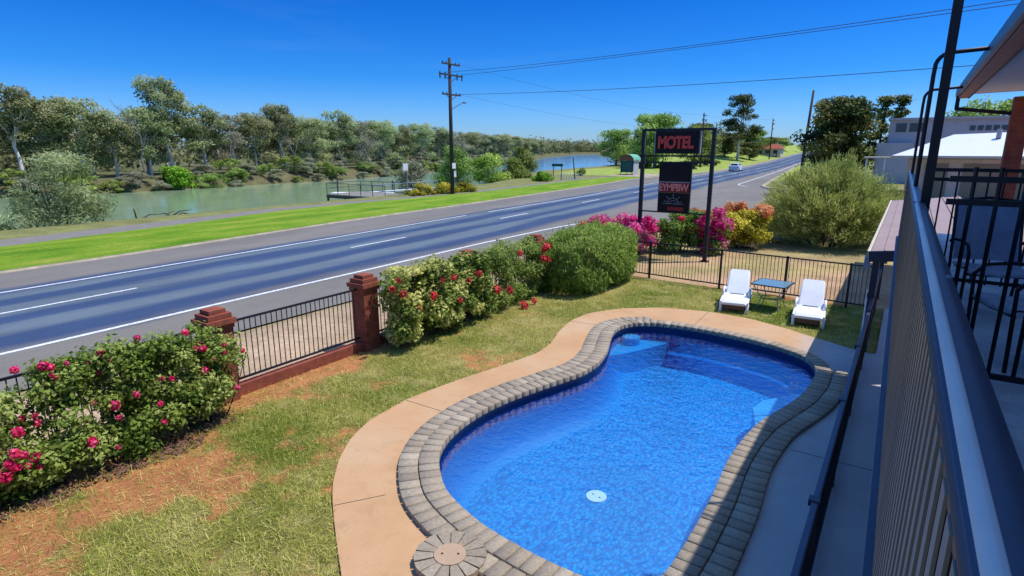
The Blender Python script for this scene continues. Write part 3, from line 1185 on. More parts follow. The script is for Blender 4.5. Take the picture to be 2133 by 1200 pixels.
def picket_panel(name, label, cat, a, b, z0, z1, gap=.105, r=.008, posts=(), rails=None, plinth=False, group=None, mat='fence_black', post_w=.05, post_h=None, rail_w=.035, capz=None):
    """straight run of steel pickets between ground points a and b"""
    ax, ay = a
    bx, by = b
    ln = math.hypot(bx - ax, by - ay)
    rz = math.atan2(by - ay, bx - ax)
    t = thing(name, label, cat, (ax, ay, 0), rz, group)
    if plinth:
        MB().box((ln / 2, 0, (z0 - .02) / 2 - .02), (ln, .17, z0 - .02)).build('brick_plinth', 'brick_red', t)
    mb = MB()
    n = int(ln / gap)
    for k in range(1, n):
        x = ln * k / n
        mb.tube([(x, 0, z0 + .03), (x, 0, z1 - .01)], r, 6, False)
    mb.build('pickets', mat, t)
    for z in (rails or (z0 + .05, z1)):
        MB().box((ln / 2, 0, z), (ln, rail_w, .035)).build('rail', mat, t)
    for f in posts:
        h = (post_h or z1 + .04)
        MB().box((ln * f, 0, h / 2), (post_w, post_w, h)).build('post', mat, t)
        MB().cyl((ln * f, 0, .012), post_w * .8, .024, 10).build('foot_flange', mat, t)
    return t


ys = [p[1] for p in pl[:6]]
labs = ['black picket panel half hidden behind the pink rose bush', 'clear black picket panel on a low brick plinth beside the road', 'black picket panel buried behind the yellowish end of the hibiscus', 'black picket panel behind the climbing end of the hibiscus', 'black picket panel behind the clipped green hedge']
for i in range(5):
    picket_panel('fence_panel', labs[i], 'fence', (-9.22, ys[i] + .2), (-9.22, ys[i + 1] - .2), .24, 1.34, .105, .009, plinth=True, group='street fence panels')
# back pool fence
picket_panel('pool_fence', 'black picket pool fence behind the white sun loungers', 'fence', (-8.9, 18.32), (-.38, 17.5), .09, 1.19, .1, .0085, posts=(.0, .254, .527, .745, .93), group=None, post_w=.055)
# fence along the walkway
wf = thing('walkway_fence', 'long dark blue railing between pool coping and shaded walkway', 'fence', (-.31, 0, 0))
MB().box((0, 8.1, 1.19), (.055, 18.4, .05), bev=.01).build('rail', 'rail_steel', wf)
MB().box((0, 8.1, .12), (.035, 18.4, .035)).build('rail', 'fence_black', wf)
mb = MB()
for k in range(170):
    mb.tube([(0, -1.05 + k * .108, .12), (0, -1.05 + k * .108, 1.17)], .0085, 6, False)
mb.build('pickets', 'fence_black', wf)
for y in (.3, 2.75, 5.2, 7.7, 10.1, 12.5, 15.0, 17.2):
    MB().box((0, y, .6), (.05, .05, 1.2)).build('post', 'fence_black', wf)
    MB().box((-.012, y, 1.195), (.085, .09, .06)).build('rail_clamp', 'dark_steel', wf)
# gate bar near the loungers
gt = thing('pool_gate_latch', 'slim silver upright tube beside the walkway railing near the loungers', 'gate post', (-.42, 14.2, 0))
MB().tube([(0, 0, .1), (0, 0, 1.25)], .025, 10).build('tube', 'white_paint', gt)
MB().box((.04, 0, 1.15), (.1, .06, .12)).build('latch_box', 'dark_steel', gt)

# ------------------------------------------------------------------ loungers and table
def make_lounger():
    t = thing('sun_lounger', '', 'sun lounger')
    # seat slab, slightly dished, y forward is the head end
    W = .6
    mb = MB()
    prof = [(-.58, .27), (-.5, .325), (-.3, .33), (0, .31), (.3, .3), (.42, .315)]
    for sx in (1,):
        vs, fs = [], []
        for (y, z) in prof:
            for x in (-W / 2, -W / 2 + .03, W / 2 - .03, W / 2):
                e = .012 if abs(x) == W / 2 else 0
                vs.append((x, y, z - e))
        for (y, z) in prof:
            for x in (-W / 2, W / 2):
                vs.append((x, y, z - .06))
        m = len(prof)
        for i in range(m - 1):
            for k in range(3):
                fs.append((i * 4 + k, i * 4 + k + 1, i * 4 + k + 5, i * 4 + k + 4))
            b = m * 4
            fs.append((i * 4, i * 4 + 4, b + i * 2 + 2, b + i * 2))
            fs.append((i * 4 + 3, b + i * 2 + 1, b + i * 2 + 3, i * 4 + 7))
        fs.append((0, m * 4, m * 4 + 1, 3, 2, 1))
        mb.add(vs, fs)
    mb.build('seat', 'white_plastic', t)
    # backrest
    mb = MB()
    a = Vector((0, .36, .3))
    b = Vector((0, .92, .88))
    d = (b - a).normalized()
    nrm = Vector((0, -d.z, d.y))
    vs, fs = [], []
    NB = 8
    for i in range(NB + 1):
        f = i / NB
        w = .285 * (1 - .06 * f) - (.03 if i == NB else 0)
        p = a + (b - a) * f + nrm * (.02 * math.sin(f * PI))
        for x in (-w, -w * .9, w * .9, w):
            q = p + Vector((x, 0, 0)) + nrm * (-.02 if abs(x) == w else 0)
            vs.append(q)
        for x in (-w, w):
            vs.append(p + Vector((x, 0, 0)) - nrm * .05)
    for i in range(NB):
        o = i * 6
        for k in range(3):
            fs.append((o + k, o + k + 1, o + k + 7, o + k + 6))
        fs += [(o, o + 6, o + 10, o + 4), (o + 3, o + 5, o + 11, o + 9), (o + 4, o + 10, o + 11, o + 5)]
    o = NB * 6
    fs.append((o, o + 1, o + 2, o + 3, o + 5, o + 4))
    fs.append((0, 4, 5, 3, 2, 1))
    mb.add(vs, fs)
    bk = mb.build('backrest', 'white_plastic', t)
    MB().box((0, .335, .312), (.36, .018, .012), rx=.3).build('hinge_slot', 'hole_dark', t)
    # side frames with legs
    for s in (-1, 1):
        x = s * .325
        mb = MB()
        mb.bar((x, -.56, .25), (x, 1.05, .27), .05, .09)
        mb.build('side_frame', 'white_plastic', t)
        for y, y2 in ((-.5, -.56), (.82, .88)):
            mb = MB()
            mb.tube([(x, y, .25), (x, (y + y2) / 2, .12), (x, y2, .0)], [.045, .035, .04], 10)
            mb.build('leg', 'white_plastic', t, True)
        mb = MB()
        mb.tube([(x, .08, .27), (x, .1, .42), (x, .2, .47), (x, .42, .47), (x, .5, .4), (x, .52, .27)], [.03, .03, .032, .032, .03, .03], 8)
        mb.build('armrest', 'white_plastic', t, True)
    MB().box((0, -.5, .14), (.5, .018, .12)).build('underseat_shade', 'shelter_brown', t)  # brown board standing in for the shade beneath the seat
    mb = MB().cyl((-.375, -.35, .1), .07, .03, 16, 'X')  # small dark disc low beside the left frame
    mb.build('wheel', 'tyre', t)
    return t


lo = make_lounger()
lo.location = (-3.45, 15.85, .01)
lo.rotation_euler = (0, 0, R(9))
tag(lo, 'white plastic sun lounger left of the glass table', 'sun lounger', 'white sun loungers on the lawn')
l2 = copy_tree(lo)
l2.location = (-1.62, 15.55, .01)
l2.rotation_euler = (0, 0, R(5))
tag(l2, 'white plastic sun lounger right of the glass table, touching the shadow edge', 'sun lounger', 'white sun loungers on the lawn')

tb = thing('patio_table', 'low glass topped table on thin metal legs between the loungers', 'table', (-2.66, 16.38, 0), R(-6))
MB().box((0, 0, .69), (.84, .84, .012), bev=.004).build('glass_top', 'glass_top', tb)
mb = MB()
for s in (-1, 1):
    mb.bar((s * .425, -.44, .685), (s * .425, .44, .685), .022, .03)
    mb.bar((-.44, s * .425, .685), (.44, s * .425, .685), .022, .03)
mb.build('top_frame', 'dark_steel', tb)
for sx in (-1, 1):
    for sy in (-1, 1):
        MB().tube([(sx * .38, sy * .38, .675), (sx * .2, sy * .2, .3), (sx * .3, sy * .3, 0)], .013, 8).build('leg', 'sign_grey', tb)
MB().tube([(.2 * math.cos(t) * 1.3, .2 * math.sin(t) * 1.3, .3) for t in np.linspace(0, 2 * PI, 21)], .01, 6).build('leg_ring', 'dark_steel', tb)

# ------------------------------------------------------------------ motel sign
sg = thing('motel_sign', 'tall black two-post MOTEL sign with red letters above the bougainvillea', 'sign', (-7.37, 22, 0))
for s in (-1, 1):
    MB().box((s * 1.33, 0, 2.45), (.13, .13, 4.9)).build('post', 'black_steel', sg)
    MB().box((s * 1.33, 0, .02), (.28, .28, .04)).build('base_plate', 'black_steel', sg)
MB().box((0, 0, 4.86), (2.53, .11, .09)).build('crossbar', 'black_steel', sg)
MB().box((0, 0, 3.9), (2.53, .06, .06)).build('crossbar', 'black_steel', sg)
MB().box((0, 0, 3.66), (2.53, .06, .06)).build('crossbar', 'black_steel', sg)
MB().box((0, 0, 1.78), (2.53, .06, .05)).build('crossbar', 'black_steel', sg)
mp_ = MB().box((0, -.02, 4.4), (1.62, .2, .82), bev=.01).build('motel_panel', 'sign_black', sg)
for s in (-1, 1):
    MB().box((s * .86, 0, 4.38), (.035, .1, .84)).build('panel_bracket', 'sign_grey', sg)
    MB().bar((s * 1.27, -.02, 4.8), (s * 1.27, -.02, 3.98), .02, .02).build('edge_trim', 'sign_grey', sg)


def lettering(text, w, h, loc, mat, parent, name, ext=.02, offset=.0, space=1.0, mrz=0.0):
    cu = bpy.data.curves.new(name, 'FONT')
    cu.body = text
    cu.size = 1
    cu.extrude = ext
    cu.offset = offset
    cu.space_character = space
    cu.resolution_u = 6
    tmp = bpy.data.objects.new('tmp_text', cu)
    COL.objects.link(tmp)
    dg = bpy.context.evaluated_depsgraph_get()
    me = bpy.data.meshes.new_from_object(tmp.evaluated_get(dg))
    bpy.data.objects.remove(tmp)
    bpy.data.curves.remove(cu)
    xs = [v.co.x for v in me.vertices]
    ysv = [v.co.y for v in me.vertices]
    x0, x1, y0, y1 = min(xs), max(xs), min(ysv), max(ysv)
    for v in me.vertices:
        x = ((v.co.x - x0) / (x1 - x0) - .5) * w
        z = ((v.co.y - y0) / (y1 - y0) - .5) * h
        v.co = (x + loc[0], loc[1] - v.co.z - ext, z + loc[2])
    me.materials.clear()
    me.materials.append(MATS[mat])
    me.name = name
    return link(bpy.data.objects.new(name, me), parent)


lettering('MOTEL', 1.36, .47, (-.02, -.125, 4.4), 'sign_red', mp_, 'motel_lettering', .02, .05, .92)
MB().box((0, -.012, 2.72), (1.22, .16, 1.82), bev=.01).build('lower_panel', 'sign_black', sg)
lp = [o for o in sg.children if o.name.startswith('lower_panel')][0]
MB().box((0, -.1, 3.28), (1.12, .012, .62)).build('blank_face', 'sign_navy', lp)
MB().box((0, -.103, 2.935), (1.18, .02, .03)).build('divider', 'sign_grey', lp)
MB().box((0, -.103, 2.545), (1.18, .02, .025)).build('divider', 'shelter_brown', lp)
MB().box((0, -.097, 2.74), (1.16, .008, .34)).build('letter_backing', 'sign_dark_red', lp)
lettering('EYMPBW', 1.14, .28, (0, -.102, 2.74), 'sign_pink', lp, 'strip_lettering', .008, .03, .9)
mb = MB()
zc, yc = 2.14, -.1
arc = [(.2 * math.cos(t), .2 * math.sin(t)) for t in np.linspace(0, PI, 17)]
for k in range(16):
    (x0, z0), (x1, z1) = arc[k], arc[k + 1]
    mb.bar((x0, yc, zc + z0), (x1, yc, zc + z1), .012, .03, up=(0, 1, 0))
for k in range(16):
    (x0, z0), (x1, z1) = arc[k], arc[k + 1]
    mb.bar((x0 * .55, yc, zc + z0 * .55), (x1 * .55, yc, zc + z1 * .55), .01, .05, up=(0, 1, 0))
for ang in (12, 45, 90, 135, 168):
    cxr, sxr = math.cos(R(ang)), math.sin(R(ang))
    mb.bar((.23 * cxr, yc, zc + .23 * sxr), (.36 * cxr, yc, zc + .36 * sxr), .012, .035, up=(0, 1, 0))
mb.bar((-.4, yc, zc - .02), (.4, yc, zc - .02), .012, .025, up=(0, 1, 0))
mb.build('sunrise_emblem', 'sign_grey', lp)
MB().box((.1, -.099, 1.93), (.62, .012, .14)).build('red_strip', 'sign_dark_red', lp)

# ------------------------------------------------------------------ planting near the pool
def stems(parent, feet, tops, r, mat='bark_dark', n=7):
    mb = MB()
    for f, t in zip(feet, tops):
        f, t = Vector(f), Vector(t)
        m_ = (f + t) / 2 + Vector((random.uniform(-.1, .1), random.uniform(-.1, .1), 0)) * (t - f).length * .5
        mb.tube([f, m_, t], [r, r * .75, r * .35], 5, False)
    return mb.build('stems', mat, parent)


def bloom_mesh(name, mat, rad, npet, seed, flat=.8):
    g = np.random.default_rng(seed)
    d = unit(g.normal(size=(npet, 3)))
    r = rad * g.uniform(.55, 1.0, npet)
    P = d * r[:, None] * np.array([1, 1, flat])
    Nn = unit(d + g.normal(size=(npet, 3)) * .5)
    D = np.cross(Nn, g.normal(size=(npet, 3)))
    V, F, T = leaf_quads(P, D, Nn, rad * .75, rad * .62, np.clip(g.normal(.5, .25, npet), 0, 1))
    o = np_mesh(name, V, F, mat, None, T)
    return o


def place_blooms(proto, parent, pts, scale=(.8, 1.3)):
    first = True
    for p in pts:
        o = proto if first else proto.copy()
        if first:
            o.parent = parent
            first = False
        else:
            COL.objects.link(o)
            o.parent = parent
        o.location = Vector(p) - parent.location
        o.rotation_euler = (random.uniform(0, 3), random.uniform(0, 3), random.uniform(0, 6))
        s = random.uniform(*scale)
        o.scale = (s, s, s)


# rose bush along the fence
rb = thing('rose_bush', 'leggy pink flowering rose bush along the fence at near left', 'shrub', (-8.8, 2.4, 0))
g = np.random.default_rng(5)
cl = []
for k in range(135):
    y = g.uniform(-.6, 4.8)
    hmax = 1.5 + .15 * math.sin(y * 2.3)
    z = g.uniform(.25, hmax - .12)
    front = .48 * (1 - (z / 1.7) ** 2)
    x = g.uniform(-.15, front + .08)
    s = g.uniform(.14, .29)
    cl.append((x, y - 2.4, z, s, s * 1.15, s * .9))
for k in range(46):
    y = g.uniform(2.3, 4.75)
    s = g.uniform(.14, .24)
    cl.append((g.uniform(-.2, .25), y - 2.4, g.uniform(.85, 1.5), s, s * 1.15, s))
for k in range(26):
    y = g.uniform(-.6, 4.7)
    cl.append((g.uniform(0, .42), y - 2.4, g.uniform(.15, .5), .25, .3, .22))
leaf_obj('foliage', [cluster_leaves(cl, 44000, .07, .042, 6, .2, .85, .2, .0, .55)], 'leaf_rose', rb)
feet = [(g.uniform(-.15, .2), y - 2.4, -.02) for y in np.linspace(-.5, 4.6, 44)]
stems(rb, feet, [(f[0] + g.uniform(-.3, .4), f[1] + g.uniform(-.35, .35), g.uniform(.9, 1.5)) for f in feet], .012, 'bark_dark')
rp = [(-8.7, 2.38, 1.54), (-8.7, 2.45, 1.5), (-8.7, 2.63, 1.49), (-8.7, 2.1, 1.58), (-8.7, 3.48, 1.6), (-8.7, 4.13, 1.5), (-8.6, 4.2, 1.26), (-8.6, 4.32, 1.22), (-8.6, 4.47, 1.01), (-8.6, 4.65, 1.19), (-8.62, 4.95, 1.0), (-8.55, 4.27, .89), (-8.5, 4.03, .72), (-8.3, 2.93, .9), (-8.3, 2.95, .71), (-8.3, 3.48, .71), (-8.25, 3.48, .45), (-8.25, 2.6, .53), (-8.2, 1.9, .69), (-8.2, 2.0, .61), (-8.25, 1.9, .97), (-8.2, 1.81, .58), (-8.2, 2.02, .47), (-8.2, 1.76, .64), (-8.2, 1.7, .5), (-8.2, 1.92, .54), (-8.45, 4.65, .5), (-8.7, 3.02, 1.52), (-8.15, 1.6, .62), (-8.18, 1.82, .75), (-8.3, 3.2, .95), (-8.35, 3.7, 1.0)]
place_blooms(bloom_mesh('bloom', 'petal_pink', .085, 60, 3), rb, rp, (.45, .85))
rq = [(-8.75 + .5 * random.random() * (1.6 - z_) , y_, z_) for y_, z_ in [(random.uniform(.8, 4.7), random.uniform(.35, 1.5)) for _ in range(26)]]
place_blooms(bloom_mesh('bloom', 'petal_pink', .05, 36, 23), rb, rq, (.6, 1.1))
# fallen leaf litter under the roses
lit = MB()
mulch = leaf_obj('leaf_litter', [cluster_leaves([(x, y, .02, .35, .45, .03) for x, y in [(-8.5, .6), (-8.4, 1.4), (-8.35, 2.1), (-8.35, 2.9), (-8.3, 3.6), (-8.55, 4.3)]], 2600, .07, .04, 9, .0, 1.0, .1, 0, .4)], 'mulch')
tag(mulch, kind='stuff')

# hibiscus
hb = thing('hibiscus_bush', 'dense variegated hibiscus bush with red blooms right of the clear pier', 'shrub', (-8.75, 9.6, 0))
g = np.random.default_rng(15)
cl = []
for k in range(70):
    y = g.uniform(8.35, 11.3)
    z = g.uniform(.25, 1.55)
    x = g.uniform(-.25, .35 + .12 * math.sin(z * 2))
    s = g.uniform(.2, .36)
    cl.append((x, y - 9.6, z, s, s, s * .9))
cy = [(g.uniform(-.1, .45), g.uniform(8.3, 8.8) - 9.6, g.uniform(.15, 1.6), .22, .22, .2) for k in range(16)] + [(g.uniform(.3, .5), g.uniform(9, 10.8) - 9.6, g.uniform(.2, .6), .18, .25, .16) for k in range(6)] + [(g.uniform(-.2, .3), g.uniform(8.6, 10.4) - 9.6, 1.62, .2, .3, .1) for k in range(8)]
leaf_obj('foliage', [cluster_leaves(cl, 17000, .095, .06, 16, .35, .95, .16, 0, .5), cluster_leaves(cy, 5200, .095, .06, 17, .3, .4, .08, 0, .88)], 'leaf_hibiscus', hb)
feet = [(g.uniform(-.15, .2), y - 9.6, -.02) for y in np.linspace(8.5, 11.2, 14)]
stems(hb, feet, [(f[0] + g.uniform(-.2, .3), f[1] + g.uniform(-.3, .3), g.uniform(.8, 1.4)) for f in feet], .02)
hp = [(-8.28, 8.0, 1.45), (-8.2, 9.44, 1.38), (-8.2, 9.81, 1.37), (-8.2, 10.73, 1.3), (-8.2, 10.36, 1.2), (-8.18, 9.11, 1.09), (-8.2, 8.65, .93), (-8.3, 8.3, 1.3), (-8.2, 10.0, .8), (-8.25, 8.15, 1.6)]
place_blooms(bloom_mesh('bloom', 'petal_red', .085, 50, 5), hb, hp, (.7, 1.15))

vb = thing('climbing_vine', 'tangled green climber with red blooms between hibiscus and clipped hedge', 'shrub', (-8.75, 12.6, 0))
cl = []
for k in range(74):
    y = g.uniform(11.2, 14.9)
    z = g.uniform(.2, 1.55)
    x = g.uniform(-.25, .3)
    s = g.uniform(.16, .34)
    cl.append((x, y - 12.6, z, s, s * 1.1, s * .9))
leaf_obj('foliage', [cluster_leaves(cl, 24000, .1, .035, 26, .3, .95, .16, .4, .64)], 'leaf_shrub', vb)
feet = [(g.uniform(-.15, .2), y - 12.6, -.02) for y in np.linspace(11.4, 14.2, 12)]
stems(vb, feet, [(f[0] + g.uniform(-.2, .3), f[1] + g.uniform(-.3, .3), g.uniform(.8, 1.4)) for f in feet], .018)
vp = [(-8.2, 12.05, .62), (-8.25, 12.61, 1.5), (-8.25, 13.84, 1.42), (-8.2, 13.97, 1.12), (-8.22, 13.75, 1.2), (-8.1, 13.1, .12), (-8.1, 12.61, .1), (-8.2, 13.9, 1.5), (-8.3, 11.6, .7)]
place_blooms(bloom_mesh('bloom', 'petal_red', .1, 60, 6), vb, vp, (.8, 1.3))

# clipped hedge
hd = thing('clipped_hedge', 'rounded clipped bright green hedge at the far corner of the lawn', 'hedge', (-7.95, 16.25, 0))
g = np.random.default_rng(25)
n = 34000
u = unit(g.normal(size=(n, 3)))
p = 3.2
rr = 1 / (np.abs(u[:, 0]) ** p + np.abs(u[:, 1]) ** p + np.abs(u[:, 2]) ** p) ** (1 / p)
nb = 1 + .09 * (vnoise(u[:, 0] * 3 + 9, u[:, 1] * 3 + u[:, 2] * 2 + 9, 1.6, 2, 3) - .5) * 2
rad = rr * nb * (1 + .05 - .2 * g.random(n) ** 1.5)
P = u * rad[:, None] * np.array([1.05, 1.95, .9])
P[:, 2] += .9
P[:, 0] *= 1 - .1 * (P[:, 2] / 1.9)
Nn = unit(u * .6 + np.array([0, 0, .95]) + g.normal(size=(n, 3)) * .6)
D = np.cross(Nn, g.normal(size=(n, 3)))
D[:, 2] += .8
tone = np.clip(.58 + .12 * u[:, 2] + g.normal(size=n) * .22 + .25 * (vnoise(P[:, 0] + 9, P[:, 1] + P[:, 2] * 2 + 9, 3.2, 7, 3) - .5) * 2, 0, 1)  # lighter towards the hedge top, sunlight put into the leaf tone
ok = (P[:, 2] > .02) & ((vnoise(P[:, 0] * 1.2 + 30, P[:, 1] + P[:, 2] * 1.3 + 30, 2.4, 91, 3) > .4) | (rad < rr * .93))
sh_ = []
for k in range(150):
    uu = unit(g.normal(size=(1, 3)))[0]
    uu[2] = abs(uu[2])
    r0 = 1 / (abs(uu[0]) ** p + abs(uu[1]) ** p + abs(uu[2]) ** p) ** (1 / p)
    b0 = uu * r0 * np.array([1.05, 1.95, .9]) + np.array([0, 0, .9])
    m_ = 14
    f = np.linspace(0, 1, m_)
    d0 = uu * .5 + np.array([0, 0, .8]) + g.normal(size=3) * .3
    PP = b0 + np.outer(f * g.uniform(.08, .26), d0)
    sh_.append(leaf_quads(PP, d0 + g.normal(size=(m_, 3)) * .6, g.normal(size=(m_, 3)), g.uniform(.06, .11, m_), .024, np.clip(g.normal(.75, .15, m_), 0, 1)))
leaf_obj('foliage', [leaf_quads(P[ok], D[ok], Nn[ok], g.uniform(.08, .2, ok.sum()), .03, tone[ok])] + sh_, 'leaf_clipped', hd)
feet = [(g.uniform(-.5, .5), g.uniform(-1.2, 1.2), -.02) for k in range(14)]
stems(hd, feet, [(f[0] * 1.3, f[1] * 1.2, g.uniform(.9, 1.5)) for f in feet], .03)

# bougainvilleas below the sign
def mound(name, label, cat, loc, clusters, nleaf, size, mat, stem_h, extra=()):
    t = thing(name, label, cat, loc)
    leaf_obj('foliage', [cluster_leaves(clusters, nleaf, size, size * .5, int(abs(loc[0] * 31 + loc[1] * 7)) + 1, .3, .4, .18)], mat, t)
    for (nm, cls, nn, sz, mt) in extra:
        leaf_obj(nm, [cluster_leaves(cls, nn, sz, sz * .75, 77 + nn, .3, .5, .2)], mt, t)
    gg_ = np.random.default_rng(3)
    feet = [(gg_.uniform(-.3, .3), gg_.uniform(-.3, .3), -.02) for k in range(7)]
    stems(t, feet, [(f[0] * 3, f[1] * 3, stem_h) for f in feet], .025)
    return t


def rc(n, xr, yr, zr, s, seed):
    g_ = np.random.default_rng(seed)
    return [(g_.uniform(*xr), g_.uniform(*yr), g_.uniform(*zr), *(np.array([1, 1, .85]) * g_.uniform(s * .7, s * 1.3))) for _ in range(n)]


mound('bougainvillea', 'magenta bougainvillea sprawling over the wall left of the sign posts', 'flowering shrub', (-9.0, 22.2, 0),
      rc(16, (-.7, .7), (-2.3, 1.5), (.2, 1.1), .38, 1), 4200, .11, 'leaf_shrub', 1.0,
      [('blossom', rc(26, (-.9, .7), (-2.4, 1.6), (.75, 1.45), .3, 2) + rc(8, (.2, .9), (-1.6, .5), (.3, 1.0), .26, 3), 9500, .085, 'petal_magenta')])
mound('bougainvillea', 'leafy bougainvillea with pale green foliage directly under the sign panel', 'flowering shrub', (-7.45, 23.6, 0),
      rc(26, (-.8, .7), (-.8, .8), (.2, 1.55), .36, 4), 9000, .13, 'leaf_shrub', 1.2,
      [('blossom', rc(6, (-.5, .6), (-.9, .2), (.5, 1.6), .16, 5), 700, .085, 'petal_pink')])
mound('bougainvillea', 'tall magenta bougainvillea column beside the right sign post', 'flowering shrub', (-6.3, 23.9, 0),
      rc(10, (-.4, .4), (-.5, .5), (.2, 1.3), .34, 6), 2200, .11, 'leaf_shrub', 1.2,
      [('blossom', rc(24, (-.45, .4), (-.75, .5), (.25, 1.75), .26, 7), 8500, .085, 'petal_magenta')])
mound('croton_bush', 'rounded yellow green croton bush with orange tips before the brown pier', 'shrub', (-5.55, 26.1, 0),
      rc(36, (-.75, .75), (-.7, .7), (.25, 1.35), .4, 8), 9500, .13, 'leaf_yellow', 1.0,
      [('orange_tips', rc(14, (-.9, .9), (-.2, .9), (1.45, 1.7), .22, 9), 2600, .1, 'petal_orange')])
mound('orange_lantana', 'peach orange flowering shrub behind the yellow croton bush', 'flowering shrub', (-7.6, 27.6, 0),
      rc(16, (-1.3, 1.6), (-.4, .4), (.2, .95), .35, 12), 3000, .12, 'leaf_shrub', .8,
      [('blossom', rc(26, (-1.5, 1.9), (-.5, .4), (.8, 1.25), .26, 13), 5200, .1, 'petal_orange')])
mound('orange_lantana', 'peach and pink flowering shrub topping the wall behind the clipped hedge', 'flowering shrub', (-9.9, 20.6, 0),
      rc(12, (-.5, .4), (-1.6, 1.6), (.2, .95), .33, 14), 2400, .12, 'leaf_shrub', .8,
      [('blossom', rc(20, (-.5, .5), (-1.8, 1.6), (.8, 1.25), .24, 15), 4200, .1, 'petal_orange')])

# big feathery bush
fb = thing('feathery_bush', 'large feathery pale green bush beyond the pool fence', 'shrub', (-2.75, 28.9, 0))
g = np.random.default_rng(35)
parts = []
NP = 760
for k in range(NP):
    a = g.uniform(0, 2 * PI)
    rr_ = math.sqrt(g.random())
    el = R(g.uniform(8, 88)) if k % 3 else R(g.uniform(5, 40))
    rad = 1 + g.normal() * .07
    ex, ey, ez = 3.15 * rad, 2.5 * rad, 3.3 * rad
    tip = np.array([math.cos(a) * math.cos(el) * ex, math.sin(a) * math.cos(el) * ey, .15 + math.sin(el) * ez])
    base = np.array([tip[0] * .35, tip[1] * .35, tip[2] * .45])
    m_ = 75
    f = g.random(m_) ** .7
    ax_ = tip - base
    P = base + ax_ * f[:, None]
    P[:, 2] += .18 * np.sin(f * PI)
    P += g.normal(size=(m_, 3)) * (.1 + .08 * (1 - f))[:, None]
    D = unit(ax_[None, :] / np.linalg.norm(ax_) + g.normal(size=(m_, 3)) * .45 + np.array([0, 0, .25]))
    Nn = g.normal(size=(m_, 3))
    t0 = np.clip(.5 + g.normal() * .16, .1, .9)
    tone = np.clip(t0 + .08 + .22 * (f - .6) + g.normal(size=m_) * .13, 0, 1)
    parts.append(leaf_quads(P, D, Nn, g.uniform(.16, .34, m_), .03, tone))
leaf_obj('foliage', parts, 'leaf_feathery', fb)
feet = [(g.uniform(-.6, .6), g.uniform(-.5, .5), -.02) for k in range(24)]
stems(fb, feet, [(f[0] * 3.4, f[1] * 3.4, g.uniform(1.5, 2.6)) for f in feet], .035)

# ------------------------------------------------------------------ trees
def make_tree(name, H, spread, ncl, nleaf, lsize, seed, leaf='leaf_gum', bark='bark_pale', crown0=.38, crs=.2, trunk_r=.22, aspect=.5, lean=.1, droop=.5, cone=False, shell=.3, toned=.2, limbs=6):
    g_ = np.random.default_rng(seed)
    t = thing(name, '', 'tree')
    cl = []
    for k in range(ncl):
        f = (k + .5) / ncl
        z = crown0 + (1 - crown0) * g_.beta(1.5, 1.25)
        if cone:
            z = crown0 + (1 - crown0) * f
            rr_ = spread * (1 - (z - crown0) / (1 - crown0)) * .85
        else:
            q = (z - crown0) / (1 - crown0)
            rr_ = spread * math.sin(PI * min(max(.18 + .72 * q, 0), 1)) ** .7
        a = g_.uniform(0, 2 * PI)
        d = rr_ * math.sqrt(g_.random()) * .95
        s = H * crs * g_.uniform(.55, 1.15) * (.75 if cone else 1)
        zz = min(z * H, H - s * .55)
        cl.append((d * math.cos(a) + lean * H * .2 * z, d * math.sin(a), zz, s, s, s * (.6 if not cone else .5)))
    leaf_obj('crown', [cluster_leaves(cl, nleaf, lsize, lsize * aspect, seed + 50, shell, 1.2, toned, droop, .6)], leaf, t)
    mb = MB()
    top = Vector((lean * H * .2, 0, H * (.5 if not cone else .9)))
    pts = [Vector((0, 0, -.4))]
    for k in range(1, 5):
        f = k / 4
        pts.append(Vector((top.x * f + g_.normal() * .05 * H * .15 * (f < 1), g_.normal() * .05 * H * .15, top.z * f)))
    mb.tube(pts, [trunk_r * 1.25, trunk_r, trunk_r * .8, trunk_r * .62, trunk_r * .4], 8)
    idx = g_.choice(len(cl), min(limbs, len(cl)), replace=False)
    for i in idx:
        c_ = cl[i]
        f = g_.uniform(.45, 1)
        s0 = pts[2].lerp(pts[4], f)
        e = Vector((c_[0], c_[1], c_[2]))
        mid = s0.lerp(e, .5) + Vector((g_.normal() * .3, g_.normal() * .3, -.04 * H * g_.random()))
        mb.tube([s0, mid, e], [trunk_r * .42, trunk_r * .28, trunk_r * .1], 5, False)
    mb.build('trunk', bark, t, True)
    return t


def make_dead(name, H, seed):
    g_ = np.random.default_rng(seed)
    t = thing(name, '', 'dead tree')
    mb = MB()

    def branch(p, d, ln, r, depth):
        q = p + d * ln * .5 + Vector((g_.normal(), g_.normal(), 0)) * ln * .06
        e = p + d * ln
        mb.tube([p, q, e], [r, r * .8, r * .5], 5, False)
        if depth:
            for _ in range(3):
                nd = (d + Vector((g_.normal() * .55, g_.normal() * .55, g_.uniform(-.1, .5)))).normalized()
                branch(q.lerp(e, g_.random()), nd, ln * g_.uniform(.45, .7), r * .5, depth - 1)
    branch(Vector((0, 0, -.3)), Vector((.06, .1, 1)).normalized(), H * .55, .16, 3)
    mb.build('trunk', 'bark_grey', t)
    return t


g = np.random.default_rng(99)
protos = [
    make_tree('gum_tree', 10, 3.4, 46, 6800, .34, 201, crown0=.3, crs=.135, limbs=16),
    make_tree('gum_tree', 10, 3.1, 34, 5200, .34, 202, crown0=.4, crs=.125, limbs=16, lean=.5),
    make_tree('gum_tree', 10, 4.0, 54, 8000, .34, 203, crown0=.2, crs=.135, limbs=14),
    make_tree('gum_tree', 10, 2.8, 32, 4200, .32, 204, crown0=.35, crs=.115, leaf='leaf_gum_grey', limbs=20),
    make_tree('gum_tree', 10, 3.8, 46, 6200, .33, 205, crown0=.14, crs=.13, leaf='leaf_gum_grey', limbs=18),
]
used = set()


